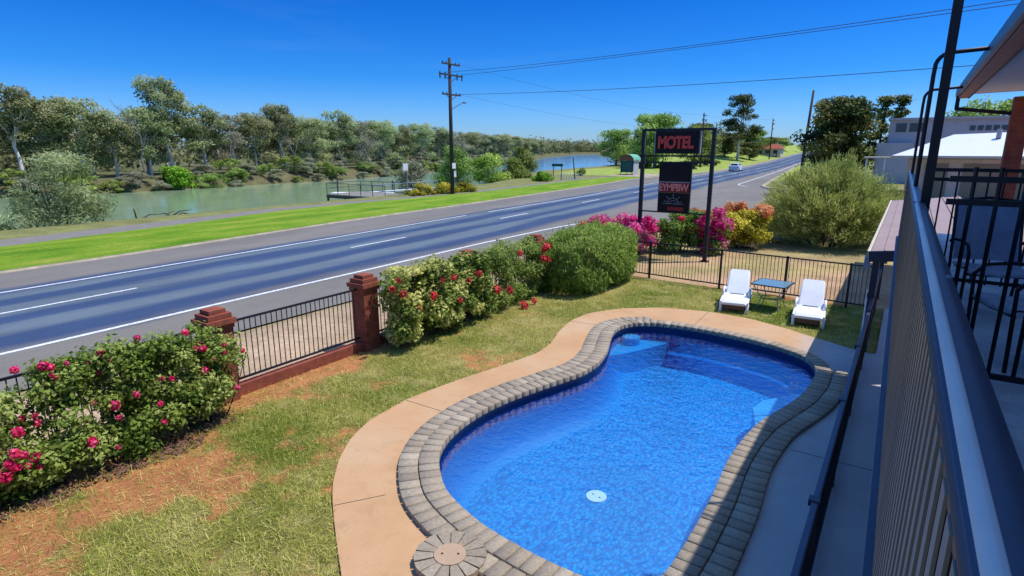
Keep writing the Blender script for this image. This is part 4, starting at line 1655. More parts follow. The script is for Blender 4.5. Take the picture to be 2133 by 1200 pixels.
def plant(k, x, y, h, label, group=None, rz=None, sx=1.0, name=None):
    p_ = protos[k]
    o = p_ if k not in used else copy_tree(p_)
    used.add(k)
    s = h / 10
    o.location = (x, y, float(gz(x, y)) - .05)
    o.scale = (s * sx, s * sx, s)
    o.rotation_euler = (0, 0, g.uniform(0, 6.28) if rz is None else rz)
    if name:
        o.name = name
    tag(o, label, 'tree', group)
    return o


FR = 'gum trees lining the far river bank'
front = [  # proto, y, x, height, width, label
    (1, 26.5, -90, 11.6, 1.0, 'white trunked gum at the extreme left of the far bank'),
    (0, 30.3, -93, 10.2, 1.1, 'olive gum just right of the white trunked gum'),
    (2, 34.0, -93, 10.6, 1.15, 'broad dark gum behind the feathery sapling'),
    (0, 37.6, -92, 8.6, .95, 'lower gum sloping down left of the dead tree'),
    (2, 42.6, -93, 9.8, 1.0, 'rounded gum just right of the bare dead tree'),
    (1, 46.0, -93, 14.2, .85, 'tallest gum of the far bank, above the bright round bush'),
    (0, 50.2, -92, 10.6, 1.1, 'bushy gum right of the tallest gum'),
    (3, 54.6, -91, 9.2, 1.1, 'thin grey gum with visible pale stems, mid far bank'),
    (2, 59.0, -92, 9.8, .9, 'dark gum left of the twin topped gum'),
    (1, 65.0, -92, 11.4, .95, 'twin topped gum with forked white trunk'),
    (2, 70.0, -92, 9.5, 1.0, 'yellow green gum right of the forked white trunk'),
    (0, 77.4, -93, 11.2, 1.05, 'domed gum above the jetty railing'),
    (4, 83.5, -93, 9.4, 1.0, 'grey leaved gum above the blue signboard'),
    (2, 89.5, -94, 9.8, 1.1, 'spreading gum left of the power pole'),
    (0, 97.5, -96, 9.2, 1.1, 'gum half hidden by the power pole'),
    (2, 105, -97, 9.8, 1.05, 'gum immediately right of the power pole, far bank'),
    (0, 115, -100, 9.6, 1.15, 'gum above the leafy willow shrubs, far bank'),
    (4, 126, -104, 8.6, 1.2, 'grey gum near the river bend'),
    (2, 140, -110, 8.4, 1.2, 'low wide gum at the river bend'),
    (0, 158, -116, 8.4, 1.2, 'gum leaning over the water at the bend'),
    (2, 180, -126, 9, 1.3, 'last large gum before the open blue water'),
]
for k, y, x, h, sx, lab in front:
    plant(k, x, y, h, lab, FR, None, sx)
BK = 'woodland trees in the second row of the far bank'
for y in np.arange(14, 200, 4.3):
    yy = y + g.uniform(-1.5, 1.5)
    xx = float(bank_far(yy)) - g.uniform(11, 22)
    k = int(g.integers(0, 5))
    plant(k, xx, yy, g.uniform(7.6, 9.8), 'grey green woodland tree filling the second row of the far bank', BK, None, g.uniform(1.0, 1.3))
for y in np.arange(200, 330, 9):
    xx = float(bank_far(y)) - g.uniform(5, 14)
    plant(int(g.integers(0, 3)), xx, y, g.uniform(7.5, 9.5), 'distant gum on the receding far bank', 'distant trees of the far bank', None, 1.4)
# the wood closing the river far off reads as one mass
cl = []
for k in range(190):
    x = g.uniform(-480, -120)
    y = 498 + g.uniform(0, 60) + .1 * abs(x + 230)
    h = g.uniform(4, 8.5)
    cl.append((x, y, h * .7, h * .9, h * .9, h * .75))
for k in range(90):
    y = g.uniform(320, 500)
    x = float(bank_far(y)) - g.uniform(4, 60)
    h = g.uniform(5, 9)
    cl.append((x, y, h * .7, h * .8, h * .8, h * .75))
cl2 = []
for k in range(230):
    y = g.uniform(5, 330)
    x = float(bank_far(y)) - g.uniform(26, 60)
    h = g.uniform(4, 7.5)
    cl2.append((x, y, h * .55, h * .8, h * .8, h * .55))
far_wood = leaf_obj('far_wood', [cluster_leaves(cl, 26000, 1.7, 1.1, 44, .3, .3, .15), cluster_leaves(cl2, 30000, 1.0, .6, 45, .2, .3, .18)], 'leaf_gum')
tag(far_wood, kind='stuff')

# understory scrub, each a shrub
us = [make_tree('bank_shrub', 3, 1.9, 18, 2200, .24, 301, leaf='leaf_gum_grey', bark='bark_grey', crown0=.12, crs=.24, trunk_r=.06),
      make_tree('bank_shrub', 3, 2.1, 18, 2200, .24, 302, leaf='leaf_shrub', bark='bark_grey', crown0=.1, crs=.25, trunk_r=.06)]
first = [True, True]
for y in np.arange(18, 170, 1.5):
    k = int(g.random() < .45)
    if 40.2 < y < 45:
        continue
    o = us[k] if first[k] else copy_tree(us[k])
    first[k] = False
    yy = y + g.uniform(-1, 1)
    xx = float(bank_far(yy)) - g.uniform(-.6, 4.5)
    s = g.uniform(.5, 1.05)
    o.location = (xx, yy, float(gz(xx, yy)) - .1)
    o.scale = (s * 1.15, s * 1.15, s * .9)
    o.rotation_euler = (0, 0, g.uniform(0, 6))
    tag(o, 'low grey green scrub at the foot of the far bank trees' if k == 0 else 'low olive green scrub at the foot of the far bank trees', 'shrub', 'scrub along the far bank')

# bare pale trunks leaning out of the far bank
dt = make_dead('dead_tree', 10, 8)
dt.location = (-88, 39.6, .1)
dt.scale = (1, 1, 1.15)
tag(dt, 'tall bare dead tree among the far bank gums at left', 'dead tree', 'bare dead trees on the far bank')
for (x, y, s, lab) in ((-87.5, 52, .7, 'short bare dead tree right of the bright round bush'), (-88, 63.5, .75, 'pale leafless tree under the twin topped gum'), (-89, 81, .75, 'grey leafless tree behind the jetty')):
    o = copy_tree(dt)
    o.location = (x, y, .1)
    o.scale = (s, s, s)
    o.rotation_euler = (0, 0, g.uniform(0, 6))
    tag(o, lab, 'dead tree', 'bare dead trees on the far bank')


def bush(name, label, loc, rx, ry, h, n, size, mat, seed, ncl=26, aspect=.5, crs=.34, cat='shrub', bark='bark_grey', stem=.03):
    g_ = np.random.default_rng(seed)
    t = thing(name, label, cat, loc)
    cl = []
    for k in range(ncl):
        a = g_.uniform(0, 2 * PI)
        q = g_.random()
        r_ = math.sqrt(g_.random()) * math.sqrt(max(0, 1 - (q * .95) ** 2))
        s = h * crs * g_.uniform(.6, 1.15)
        cl.append((math.cos(a) * r_ * (rx - s * .5), math.sin(a) * r_ * (ry - s * .5), max(s * .5, q * (h - s * .5)), s, s, s * .8))
    leaf_obj('foliage', [cluster_leaves(cl, n, size, size * aspect, seed + 3, .3, .8, .18)], mat, t)
    feet = [(g_.uniform(-.2, .2) * rx, g_.uniform(-.2, .2) * ry, -.1) for k in range(7)]
    stems(t, feet, [(f[0] * 3.2, f[1] * 3.2, h * g_.uniform(.5, .8)) for f in feet], stem, bark)
    return t


bush('round_bush', 'bright green round bush at the far waterline', (-86.2, 42.2, -1.3), 3.3, 3.3, 3.1, 3600, .42, 'leaf_bright', 71)
# near bank
sp = bush('feathery_sapling', 'feathery grey green sapling on the near bank at far left', (-41.2, 13.6, -.5), 2.9, 2.9, 4.5, 9000, .3, 'leaf_sapling', 72, 34, .2, .22, 'tree', 'bark_dark', .05)
bush('feathery_sapling', 'low feathery grey green shrub at left edge of the near bank', (-42.2, 9.2, -.6), 1.8, 2.2, 2.3, 3400, .28, 'leaf_sapling', 73, 18, .2, .3, 'shrub', 'bark_dark', .03)
bush('willow_shrub', 'tall leafy willow shrub right behind the power pole', (-55, 67, -.9), 3.4, 3.4, 5.3, 7000, .34, 'leaf_shrub', 74, 30, .4, .26)
bush('willow_shrub', 'bushy light green willow shrub right of the yellow hedge', (-48.2, 65.5, -.4), 3.3, 3.0, 3.9, 7000, .3, 'leaf_clipped', 75, 30, .4, .28)
bush('willow_shrub', 'low willow shrub at the water right of the yellow hedge', (-47.2, 70.5, -.3), 2.6, 2.6, 3.1, 5000, .3, 'leaf_shrub', 76, 22, .4, .3)
bush('willow_shrub', 'dark leaning willow standing in the shallows by the blue water', (-64, 98, -1.5), 3.2, 3.2, 6.3, 6500, .42, 'leaf_shrub', 77, 24, .4, .24, 'tree', 'bark_dark', .12)
bush('willow_shrub', 'grey green willow behind the yellow hedge', (-53, 56, -1.1), 2.4, 2.4, 3.6, 4200, .34, 'leaf_gum_grey', 78, 20, .4, .3)
for (nm, lab, x, y, rx, ry, h, s) in (('yellow_hedge', 'yellow green clipped hedge mound left of the power pole base', -36.9, 39.6, 1.5, 1.5, 1.0, 81), ('yellow_hedge', 'yellow green clipped hedge mound behind the power pole base', -36.3, 42.2, 1.3, 1.7, 1.05, 82), ('yellow_hedge', 'yellow clipped hedge mound right of the power pole base', -36.0, 45.1, 1.2, 1.5, 1.0, 83)):
    bush(nm, lab, (x, y, 0), rx, ry, h, 3600, .16, 'leaf_yellow', s, 22, .5, .42, 'hedge')
bush('low_hedge', 'small dark green square hedge beside the two-legged park sign', (-39.4, 65.5, 0), 1.7, 1.6, 1.25, 3200, .2, 'leaf_bright', 84, 22, .5, .42, 'hedge')
bush('bank_tuft', 'small dark shrub on the bank right of the park sign', (-42.5, 82, 0), 1.0, 1.0, 1.2, 900, .22, 'leaf_shrub', 85, 10, .5, .4)

# driftwood on the near bank
dw = MB()
g = np.random.default_rng(12)
for k in range(9):
    a = Vector((-43.2 + g.uniform(-1.2, 1.2), 19.6 + g.uniform(-1.6, 2.0), -.75))
    d = Vector((g.normal(), g.normal(), g.uniform(0, .5))).normalized() * g.uniform(.8, 2.2)
    dw.tube([a, a + d * .5 + Vector((0, 0, .2)), a + d], [.06, .045, .015], 5)
tag(dw.build('driftwood', 'bark_dark'), 'tangle of dark fallen branches on the near bank beside the sapling', 'driftwood')

# trees beyond the bus shelter and on the hill
protoB = [make_tree('park_tree', 8, 4.0, 44, 6500, .42, 401, leaf='leaf_shrub', bark='bark_grey', crown0=.16, crs=.2, trunk_r=.25),
          make_tree('park_tree', 8, 3.4, 36, 5000, .42, 402, leaf='leaf_dark', bark='bark_dark', crown0=.14, crs=.2, trunk_r=.22)]
fb_ = [True, True]
hill = [(0, -58.5, 131, 8.4, 1.05, 'round tree on the near bank left of the bus shelter'),
        (0, -45.5, 122, 11.2, 1.0, 'tall pale topped tree behind the bus shelter'),
        (1, -49.5, 128, 8.6, 1.0, 'dark tree between round tree and pale topped tree'),
        (0, -41.5, 136, 8.8, 1.0, 'tree seen behind the left half of the MOTEL panel'),
        (1, -44, 150, 9.5, 1.2, 'wide dark tree seen behind the right half of the MOTEL panel'),
        (1, -44, 172, 5.5, 1.5, 'dark low tree left of the tall hill gum'),
        (1, -38.5, 178, 5.0, 1.4, 'dark low tree at the foot of the tall hill gum'),
        (0, -43, 205, 7.0, 1.2, 'green tree right of the tall hill gum'),
        (1, -47, 190, 5.6, 1.7, 'dark tree left of the red roofed house'),
        (1, -44.5, 238, 4.6, 2.0, 'low dark tree on the skyline right of the red roof'),
        (0, -46, 262, 4.2, 2.4, 'low olive tree on the skyline before the leaning pole'),
        (1, -38, 285, 4.2, 2.4, 'low dark tree on the skyline behind the leaning pole')]
for k, x, y, h, sx, lab in hill:
    o = protoB[k] if fb_[k] else copy_tree(protoB[k])
    fb_[k] = False
    s = h / 8
    o.location = (x, y, float(gz(x, y)) - .1)
    o.scale = (s * sx, s * sx, s)
    o.rotation_euler = (0, 0, g.uniform(0, 6))
    tag(o, lab, 'tree', 'trees of the riverside park and hill')
gm = make_tree('hill_gum', 17, 4.9, 52, 8000, .5, 411, leaf='leaf_dark', bark='bark_pale', crown0=.3, crs=.1, trunk_r=.3, limbs=18)
gm.location = (-39.6, 168, float(gz(-39.6, 168)))
tag(gm, 'tall airy dark gum standing alone against the sky on the hill', 'tree')
for (x, y, rx, h, lab, mt, s) in ((-37, 118, 1.6, .9, 'small clipped box hedge on the lawn behind the car', 'leaf_dark', 86), (-48, 122, 5, 1.2, 'bright low shrub bed seen between the two sign panels', 'leaf_bright', 87), (-41, 140, 6, 1.6, 'dark hedge running behind the park lawn', 'leaf_dark', 88)):
    bush('park_hedge', lab, (x, y, float(gz(x, y))), rx, 1.6, h, 2600, .3, mt, s, 20, .5, .5, 'hedge')

# dense dark evergreen across the side street
ev = make_tree('evergreen_tree', 8.0, 3.0, 90, 16000, .3, 421, leaf='leaf_dark', bark='bark_dark', crown0=.2, crs=.15, trunk_r=.3, aspect=.6, toned=.3)
ev.location = (-5.6, 60, float(gz(-5.2, 60)) - .2)
tag(ev, 'dense rounded dark evergreen tree above the feathery bush', 'tree')
cn = make_tree('conifer', 10.5, 2.0, 22, 2600, .4, 431, leaf='leaf_dark', bark='bark_dark', crown0=.1, crs=.12, cone=True, trunk_r=.16)
cn.location = (-2.3, 98, .8)
tag(cn, 'slim dark conifer at right of the evergreen', 'tree', 'conifers behind the grey building')
c2 = copy_tree(cn)
c2.location = (-4.3, 100, .9)
c2.scale = (1.1, 1.1, 1.0)
tag(c2, 'bushier conifer touching the evergreen', 'tree', 'conifers behind the grey building')
gt_ = make_tree('garden_tree', 8, 4.2, 40, 5200, .4, 441, leaf='leaf_clipped', bark='bark_grey', crown0=.25, crs=.2)
gt_.location = (6.2, 74, .8)
tag(gt_, 'light green tree behind the right end of the grey building', 'tree')
bush('garden_shrub', 'green leafy shrub under the white house carport', (-2.4, 39, .9), 1.6, 1.2, 1.6, 2600, .2, 'leaf_shrub', 91, 16, .5, .4)
bush('garden_shrub', 'yellow green shrub beside the stone wall', (-2.8, 34.2, .7), 1.3, 1.3, 1.1, 2200, .18, 'leaf_feathery', 92, 14, .4, .4)

# ------------------------------------------------------------------ power poles and wires
def make_pole(label):
    t = thing('power_pole', label, 'power pole')
    MB().tube([(0, 0, -.3), (0, 0, 6), (0, 0, 11.9)], [.2, .17, .13], 12).build('shaft', 'pole_wood', t, True)
    for z, w, o_ in ((11.35, 2.4, .1), (10.45, 3.2, -.1), (8.8, 2.5, .1)):
        MB().box((0, o_ * 0 - .16, z), (.1, .1, .12)).build('crossarm', 'pole_wood', t) if False else MB().box((.17, 0, z), (.1, w, .13)).build('crossarm', 'pole_wood', t)
        for s in (-1, -.55, .55, 1):
            MB().cyl((.17, s * w * .47, z + .13), .045, .15, 8).build('insulator', 'insulator', t)
            if z == 10.45:
                MB().cyl((.17, s * w * .47, z - .22), .06, .32, 8).build('insulator', 'insulator', t)
    for s in (-1, 1):
        MB().bar((.17, s * .9, 10.42), (.1, 0, 9.85), .04, .04).build('brace', 'insulator', t)
        MB().bar((.17, s * .7, 8.75), (.1, 0, 8.3), .04, .04).build('brace', 'insulator', t)
    return t


pp = make_pole('tall timber power pole with three crossarms beside the yellow hedge')
pp.location = (-35, 42, 0)
mb = MB().tube([(.1, .15, 7.6), (.25, .8, 7.95), (.3, 1.5, 8.2)], .03, 6)
arm = mb.build('lamp_arm', 'insulator', pp)
MB().box((.3, 1.62, 8.2), (.16, .42, .1), bev=.03).build('lamp_head', 'insulator', arm)
MB().box((.21, .05, 2.6), (.03, .5, .5)).build('notice_plate', 'sign_white', pp)
for i, (x, y, lab) in enumerate(((-38.2, 130, 'distant timber power pole rising behind the sign frame'), (-37.8, 202, 'farthest timber power pole on the hill right of the gum'))):
    o = make_pole(lab)
    o.location = (x, y, float(gz(x, y)) - (.5 if i == 0 else 0))
    tag(o, group='distant power poles')
o = make_pole('timber power pole across the road, beyond the motel')
o.location = (19, 25, -1.1)

lean = thing('leaning_pole', 'bare leaning timber pole at the side street corner', 'pole', (-11.5, 82, 0))
MB().tube([(0, 0, -.3), (.42, 0, 11.0)], [.2, .13], 10).build('shaft', 'pole_wood', lean, True)
MB().box((.45, .3, 10.4), (.06, .5, .06)).build('bracket', 'insulator', lean)


def wire(label, a, b, sag, r, group):
    a, b = Vector(a), Vector(b)
    pts = []
    for k in range(31):
        f = k / 30
        p = a.lerp(b, f)
        p.z -= 4 * sag * f * (1 - f)
        pts.append(p)
    o = MB().tube(pts, r, 5, False).build('power_line', 'wire')
    tag(o, label, 'power line', group)
    return o


WG = 'wires crossing the road to the right'
wire('upper power line running right from the pole, thickest of the set', (-34.83, 43.5, 10.6), (19.17, 26.5, 9.62), .25, .016, WG)
wire('second power line just below the uppermost one', (-34.83, 41.2, 10.6), (19.17, 23.6, 9.55), .55, .016, WG)
wire('lower service wire crossing the sky at mid height', (-34.83, 43.1, 8.9), (19.17, 26.1, 7.4), .45, .016, WG)
WG2 = 'wires strung along the river side of the road'
wire('thin faint wire sloping down from pole top to distant pole', (-34.83, 43.1, 11.45), (-38, 129.2, 11.0), .9, .011, WG2)
wire('thin faint wire from lower crossarm to distant pole', (-34.83, 42.9, 8.9), (-38, 129.2, 8.4), 1.1, .009, WG2)
wire('thin wire between the two distant poles', (-38, 130.8, 11.0), (-37.6, 201.4, 13.2), .8, .012, WG2)

# ------------------------------------------------------------------ riverside furniture
def jetty():
    t = thing('jetty', 'timber jetty platform with grey handrails over the near bank', 'jetty', (-44.6, 41, -.35))
    MB().box((0, 0, -.06), (8.4, 4.6, .12)).build('deck', 'jetty_wood', t)
    MB().box((0, -2.24, -.24), (8.4, .12, .26)).build('beam', 'bark_dark', t)
    MB().box((0, 2.24, -.24), (8.4, .12, .26)).build('beam', 'bark_dark', t)
    for x in (-4.1, -1.5, 1.2, 3.8):
        for y in (-2.2, 2.2):
            MB().cyl((x, y, -1.2), .11, 2.2, 10).build('pile', 'bark_dark', t)
    n_ = 0
    for y in (-2.25, 2.25):
        for z in (1.1, .6):
            MB().tube([(-4.15, y, z), (4.15, y, z)], .03, 6).build('handrail', 'sign_grey' if z < 1 else 'insulator', t)
        for x in np.linspace(-4.15, 4.15, 6):
            MB().tube([(x, y, 0), (x, y, 1.1)], .035, 6).build('post', 'insulator', t)
    for z in (1.1, .6):
        MB().tube([(-4.15, -2.25, z), (-4.15, 2.25, z)], .03, 6).build('handrail', 'insulator', t)
    return t


jetty()
pt = thing('pontoon', 'low white floating pontoon behind the timber jetty', 'pontoon', (-55, 49, -1.5), R(28))
MB().box((0, 0, .18), (7.5, 1.6, .3)).build('hull', 'jetty_wood', pt)
MB().box((0, 0, .36), (7.6, 1.7, .06)).build('deck', 'white_paint', pt)
for x in (-3.5, 3.5):
    MB().cyl((x, .95, .5), .1, 2.6, 8).build('pile', 'bark_dark', pt)
gw = thing('gangway', 'pale railed gangway leading down to the water behind the hedge', 'gangway', (-46, 51, -.3), R(40))
MB().box((-3, 0, -.25), (8, 1.2, .1), ry=-.06).build('deck', 'white_paint', gw)
for y in (-.6, .6):
    MB().tube([(-7, y, .3), (1, y, .8)], .03, 6).build('handrail', 'sign_grey', gw)
    for x in (-7, -4.3, -1.6, 1):
        MB().tube([(x, y, -.7 + (x + 7) * .06), (x, y, .3 + (x + 7) * .0625)], .025, 6).build('post', 'sign_grey', gw)

sn = thing('boating_sign', 'pale blue noticeboard on a slim grey pole beside the jetty', 'sign', (-39.7, 41.0, -.2))
MB().tube([(0, 0, -.2), (0, 0, 2.95)], .035, 8).build('pole', 'sign_grey', sn)
MB().box((.05, -.25, 2.6), (.04, .62, .72)).build('board', 'sign_white', sn)
MB().box((.053, -.25, 2.3), (.045, .5, .06)).build('red_band', 'sign_red', sn)
sn = thing('notice_sign', 'small white notice on a post right of the power pole', 'sign', (-38.5, 46.6, 0))
MB().tube([(0, 0, -.1), (0, 0, 1.9)], .03, 8).build('pole', 'sign_grey', sn)
MB().box((.04, 0, 1.6), (.03, .42, .6)).build('board', 'sign_white', sn)

ps = thing('park_sign', 'dark two-legged park signboard in front of the blue water', 'sign', (-39.4, 69.3, 0), R(20))
for x in (-.55, .55):
    MB().box((x, 0, 1.0), (.09, .09, 2.0)).build('leg', 'bark_dark', ps)
MB().box((0, -.01, 1.95), (1.5, .07, .36)).build('board', 'shelter_teal', ps)
bn = thing('bike_rail', 'row of short white hooped rails beside the park sign', 'bike rail', (-37.9, 70, 0), R(29))
mb = MB()
for k in range(7):
    x = k * .42 - 1.2
    mb.tube([(x, 0, 0), (x, 0, .75), (x + .1, 0, .9), (x + .2, 0, .9), (x + .3, 0, .75), (x + .3, 0, 0)], .03, 6)
mb.build('hoops', 'sign_white', bn)
lp_ = thing('lookout_post', 'leaning dark post right of the park sign', 'post', (-38.4, 72.5, 0))
MB().tube([(0, 0, -.1), (-.25, -.2, 2.9)], [.1, .06], 8).build('shaft', 'bark_dark', lp_)

bs = thing('bus_shelter', 'green bus shelter with curved pale green roof at the road edge', 'bus shelter', (-37.1, 88.4, .08), R(4))
MB().box((0, -1.45, 1.25), (1.9, .06, 1.75)).build('end_panel', 'shelter_teal', bs)
MB().box((0, 1.45, 1.25), (1.9, .06, 1.75)).build('end_panel', 'shelter_teal', bs)
MB().box((-.92, 0, 1.25), (.06, 2.9, 1.75)).build('back_panel', 'shelter_teal', bs)
MB().box((.95, .2, 1.1), (.08, 2.5, 2.2)).build('side_wall', 'grey_concrete_wall', bs)
for x in (-.92, .92):
    for y in (-1.5, 1.5):
        MB().box((x, y, 1.1), (.08, .08, 2.2)).build('post', 'black_steel', bs)
mb = MB()
vs, fs = [], []
for y in (-1.75, 1.75):
    for k in range(13):
        t_ = PI * k / 12
        vs.append((1.2 * math.cos(t_), y, 2.2 + .95 * math.sin(t_)))
for k in range(12):
    fs.append((k, k + 1, k + 14, k + 13))
mb.add(vs, fs)
mb.build('curved_roof', 'shelter_green', bs, True)
mb = MB()
for y in (-1.55, 1.55):
    b_ = [(1.15 * math.cos(PI * k / 12), y, 2.2 + .9 * math.sin(PI * k / 12)) for k in range(13)]
    mb.add(b_, [tuple(range(13))])
mb.build('gable_infill', 'shelter_brown', bs)
MB().box((0, .2, .5), (1.2, 1.6, .08)).build('bench', 'jetty_wood', bs)

pk = thing('picnic_table', 'small timber picnic table on the lawn by the shelter', 'table', (-36.5, 104, float(gz(-36.5, 104))))
MB().box((0, 0, .74), (1.9, .8, .08)).build('tabletop', 'jetty_wood', pk)
for s in (-1, 1):
    MB().box((0, s * .75, .44), (1.9, .28, .06)).build('bench_seat', 'jetty_wood', pk)
    MB().bar((s * .6, -.75, .0), (s * .6, .3, .72), .08, .08).bar((s * .6, .75, .0), (s * .6, -.3, .72), .08, .08).build('leg_frame', 'bark_dark', pk)
for (x, y, lab) in ((-36.3, 205, 'dark bollard on the hill lawn, nearest the trees'), (-35.6, 190, 'dark bollard on the hill lawn, nearest the road')):
    b_ = thing('bollard', lab, 'bollard', (x, y, float(gz(x, y))), 0, 'bollards on the hill lawn')
    MB().tube([(0, 0, -.1), (0, 0, 1.8)], [.16, .14], 8).build('shaft', 'bark_dark', b_)

# ------------------------------------------------------------------ car
def car():
    t = thing('car', 'white station wagon driving away along the left lane', 'car', (-26.95, 114.2, .015), R(3.5))
    W = .9
    prof = [(-2.3, .42), (-2.34, .7), (-2.28, .95), (-2.0, 1.0), (-1.9, 1.0), (.9, 1.0), (1.2, .98), (2.1, .86), (2.3, .7), (2.32, .4), (2.2, .28), (-2.2, .28)]
    vs, fs = [], []
    for s in (-1, 1):
        for (y, z) in prof:
            vs.append((s * W * (.94 if z > .9 or abs(y) > 2.25 else 1), y, z))
    n_ = len(prof)
    for i in range(n_):
        j = (i + 1) % n_
        fs.append((i, j, j + n_, i + n_))
    fs += [tuple(range(n_)), tuple(range(2 * n_ - 1, n_ - 1, -1))]
    MB().add(vs, fs).build('body', 'car_white', t)
    cab = [(-2.12, .99), (-1.85, 1.42), (-1.5, 1.48), (.1, 1.46), (.85, .99)]
    vs, fs = [], []
    for s in (-1, 1):
        for (y, z) in cab:
            vs.append((s * (.82 if z < 1.1 else .66), y, z))
    fs = [(i, i + 1, i + 6, i + 5) for i in range(4)] + [tuple(range(5)), tuple(range(9, 4, -1))]
    MB().add(vs, fs).build('cabin', 'car_white', t)
    MB().add([(-.62, -2.095, 1.06), (.62, -2.095, 1.06), (.54, -1.885, 1.4), (-.54, -1.885, 1.4)], [(0, 1, 2, 3)]).build('rear_window', 'window_dark', t)
    MB().add([(-.68, .76, 1.07), (.68, .76, 1.07), (.58, .22, 1.4), (-.58, .22, 1.4)], [(0, 1, 2, 3)]).build('windscreen', 'window_dark', t)
    for s in (-1, 1):
        MB().add([(s * .815, -1.85, 1.05), (s * .815, .62, 1.05), (s * .69, .1, 1.41), (s * .69, -1.7, 1.41)], [(0, 1, 2, 3)]).build('side_window', 'window_dark', t)
        MB().box((s * .72, -2.325, .82), (.22, .05, .2)).build('tail_light', 'tail_red', t)
        MB().box((s * .66, 2.28, .68), (.34, .08, .13)).build('headlight', 'sign_white', t)
        for y in (-1.4, 1.45):
            w = MB().cyl((s * .82, y, .32), .32, .2, 18, 'X').build('wheel', 'tyre', t)
            MB().cyl((s * .925, y, .32), .19, .02, 14, 'X').build('rim', 'sign_grey', w)
    MB().box((0, -2.33, .45), (1.7, .1, .2)).build('bumper', 'car_white', t)
    MB().box((0, -2.37, .68), (.42, .02, .12)).build('number_plate', 'sign_grey', t)
    return t


car()

# ------------------------------------------------------------------ houses at right
wh = thing('white_roof_house', 'cream single storey house with a wide white hipped roof', 'house', (2.0, 40, 1.1))
MB().box((1.0, 3.2, 1.15), (6.4, 5.4, 2.7)).build('wall', 'cream_render', wh)
E_ = [(-3.0, -.35), (5.2, -.35), (5.2, 6.8), (-3.0, 6.8)]
zb, zt = 2.68, 3.95
vs = [(x, y, zb) for x, y in E_] + [(-.2, 3.2, zt - .1), (2.4, 3.2, zt)]
rf = MB().add(vs, [(0, 1, 5, 4), (1, 2, 5), (2, 3, 4, 5), (3, 0, 4), (3, 2, 1, 0)]).build('roof', 'roof_white', wh)
MB().box((1.1, -.38, 2.61), (8.3, .08, .13)).build('gutter', 'trim_cream', wh)
MB().cyl((1.75, 2.2, 3.86), .12, .5, 10).build('vent_pipe', 'sign_grey', rf)
MB().box((2.9, 1.2, 3.28), (.5, .25, .12), rx=.3).build('skylight', 'sign_grey', rf)
for x0, x1 in ((-1.35, -.3), (.35, 2.1), (2.7, 3.9)):
    MB().box(((x0 + x1) / 2, .47, 1.1), (x1 - x0, .06, 2.3)).build('garage_door', 'garage_brown', wh)
MB().box((-3.6, .6, 2.55), (1.5, 1.6, .08)).build('carport_roof', 'trim_cream', wh)
for x in (-4.2, -3.3):
    MB().box((x, 0, 1.25), (.08, .08, 2.55)).build('carport_post', 'white_paint', wh)

gb_ = thing('grey_building', 'long flat roofed grey concrete building behind the white roof', 'building', (2.0, 60, .9))
MB().box((.6, 3.6, 2.8), (9.2, 6, 5.6)).build('wall', 'grey_concrete_wall', gb_)
MB().box((.6, 3.5, 5.66), (9.5, 6.3, .16)).build('parapet', 'grey_concrete_wall', gb_)
MB().box((-3.4, .2, 2.0), (2.6, 1.6, 3.4)).build('front_wing', 'grey_concrete_wall', gb_)
for k in range(5):
    MB().box((1.65 + k * .5, .585, 4.85), (.36, .06, .38)).build('window', 'window_dark', gb_)
for (x, w) in ((-3.15, .75), (-2.05, 1.05)):
    MB().box((x, .585, 4.95), (w, .06, .7)).build('window', 'window_dark', gb_)
MB().tube([(2.3, 2, 5.7), (2.3, 2, 6.9)], .03, 6).build('aerial', 'insulator', gb_)

sw = thing('stone_wall', 'rough brown stone retaining wall below the carport', 'stone wall', (-1.0, 36.6, .9))
mb = MB()
g = np.random.default_rng(17)
for r_ in range(5):
    x = -1.6
    while x < 1.2:
        w = g.uniform(.2, .45)
        mb.box((x + w / 2, g.uniform(-.04, .04), .12 + r_ * .24), (w - .02, .4, .22), bev=.03)
        x += w
mb.build('stones', 'stone_wall', sw)

rh = thing('red_roof_house', 'low house with a rusty red roof among the hill trees', 'house', (-39.6, 208, float(gz(-39.6, 208)) - .2))
MB().box((0, 2, 1.3), (8, 5, 2.6)).build('wall', 'cream_render', rh)
MB().add([(-4.6, -1, 2.55), (4.6, -1, 2.55), (4.6, 5, 2.55), (-4.6, 5, 2.55), (-2.5, 2, 4.0), (2.5, 2, 4.0)], [(0, 1, 5, 4), (1, 2, 5), (2, 3, 4, 5), (3, 0, 4), (3, 2, 1, 0)]).build('roof', 'roof_red', rh)
for x in (-2.4, 0, 2.4):
    MB().box((x, -.53, 1.5), (1.3, .06, 1.1)).build('window', 'window_dark', rh)

# ------------------------------------------------------------------ the motel's own balcony
bal = thing('motel_balcony', 'motel balcony with steel handrail and vertical paling screen at right', 'balcony', (0, 0, 0))
YE = 12.5


def rx_(y):
    return .118 - .0112 * y


# slab
mb = MB()
mb.add([(rx_(-2), -2, 2.6), (1.5, -2, 2.6), (1.5, YE, 2.6), (rx_(YE), YE, 2.6), (rx_(-2), -2, 2.75), (1.5, -2, 2.75), (1.5, YE, 2.75), (rx_(YE), YE, 2.75)],
       [(0, 3, 2, 1), (4, 5, 6, 7), (0, 1, 5, 4), (1, 2, 6, 5), (2, 3, 7, 6), (3, 0, 4, 7)])
mb.build('floor_slab', 'balcony_concrete', bal)
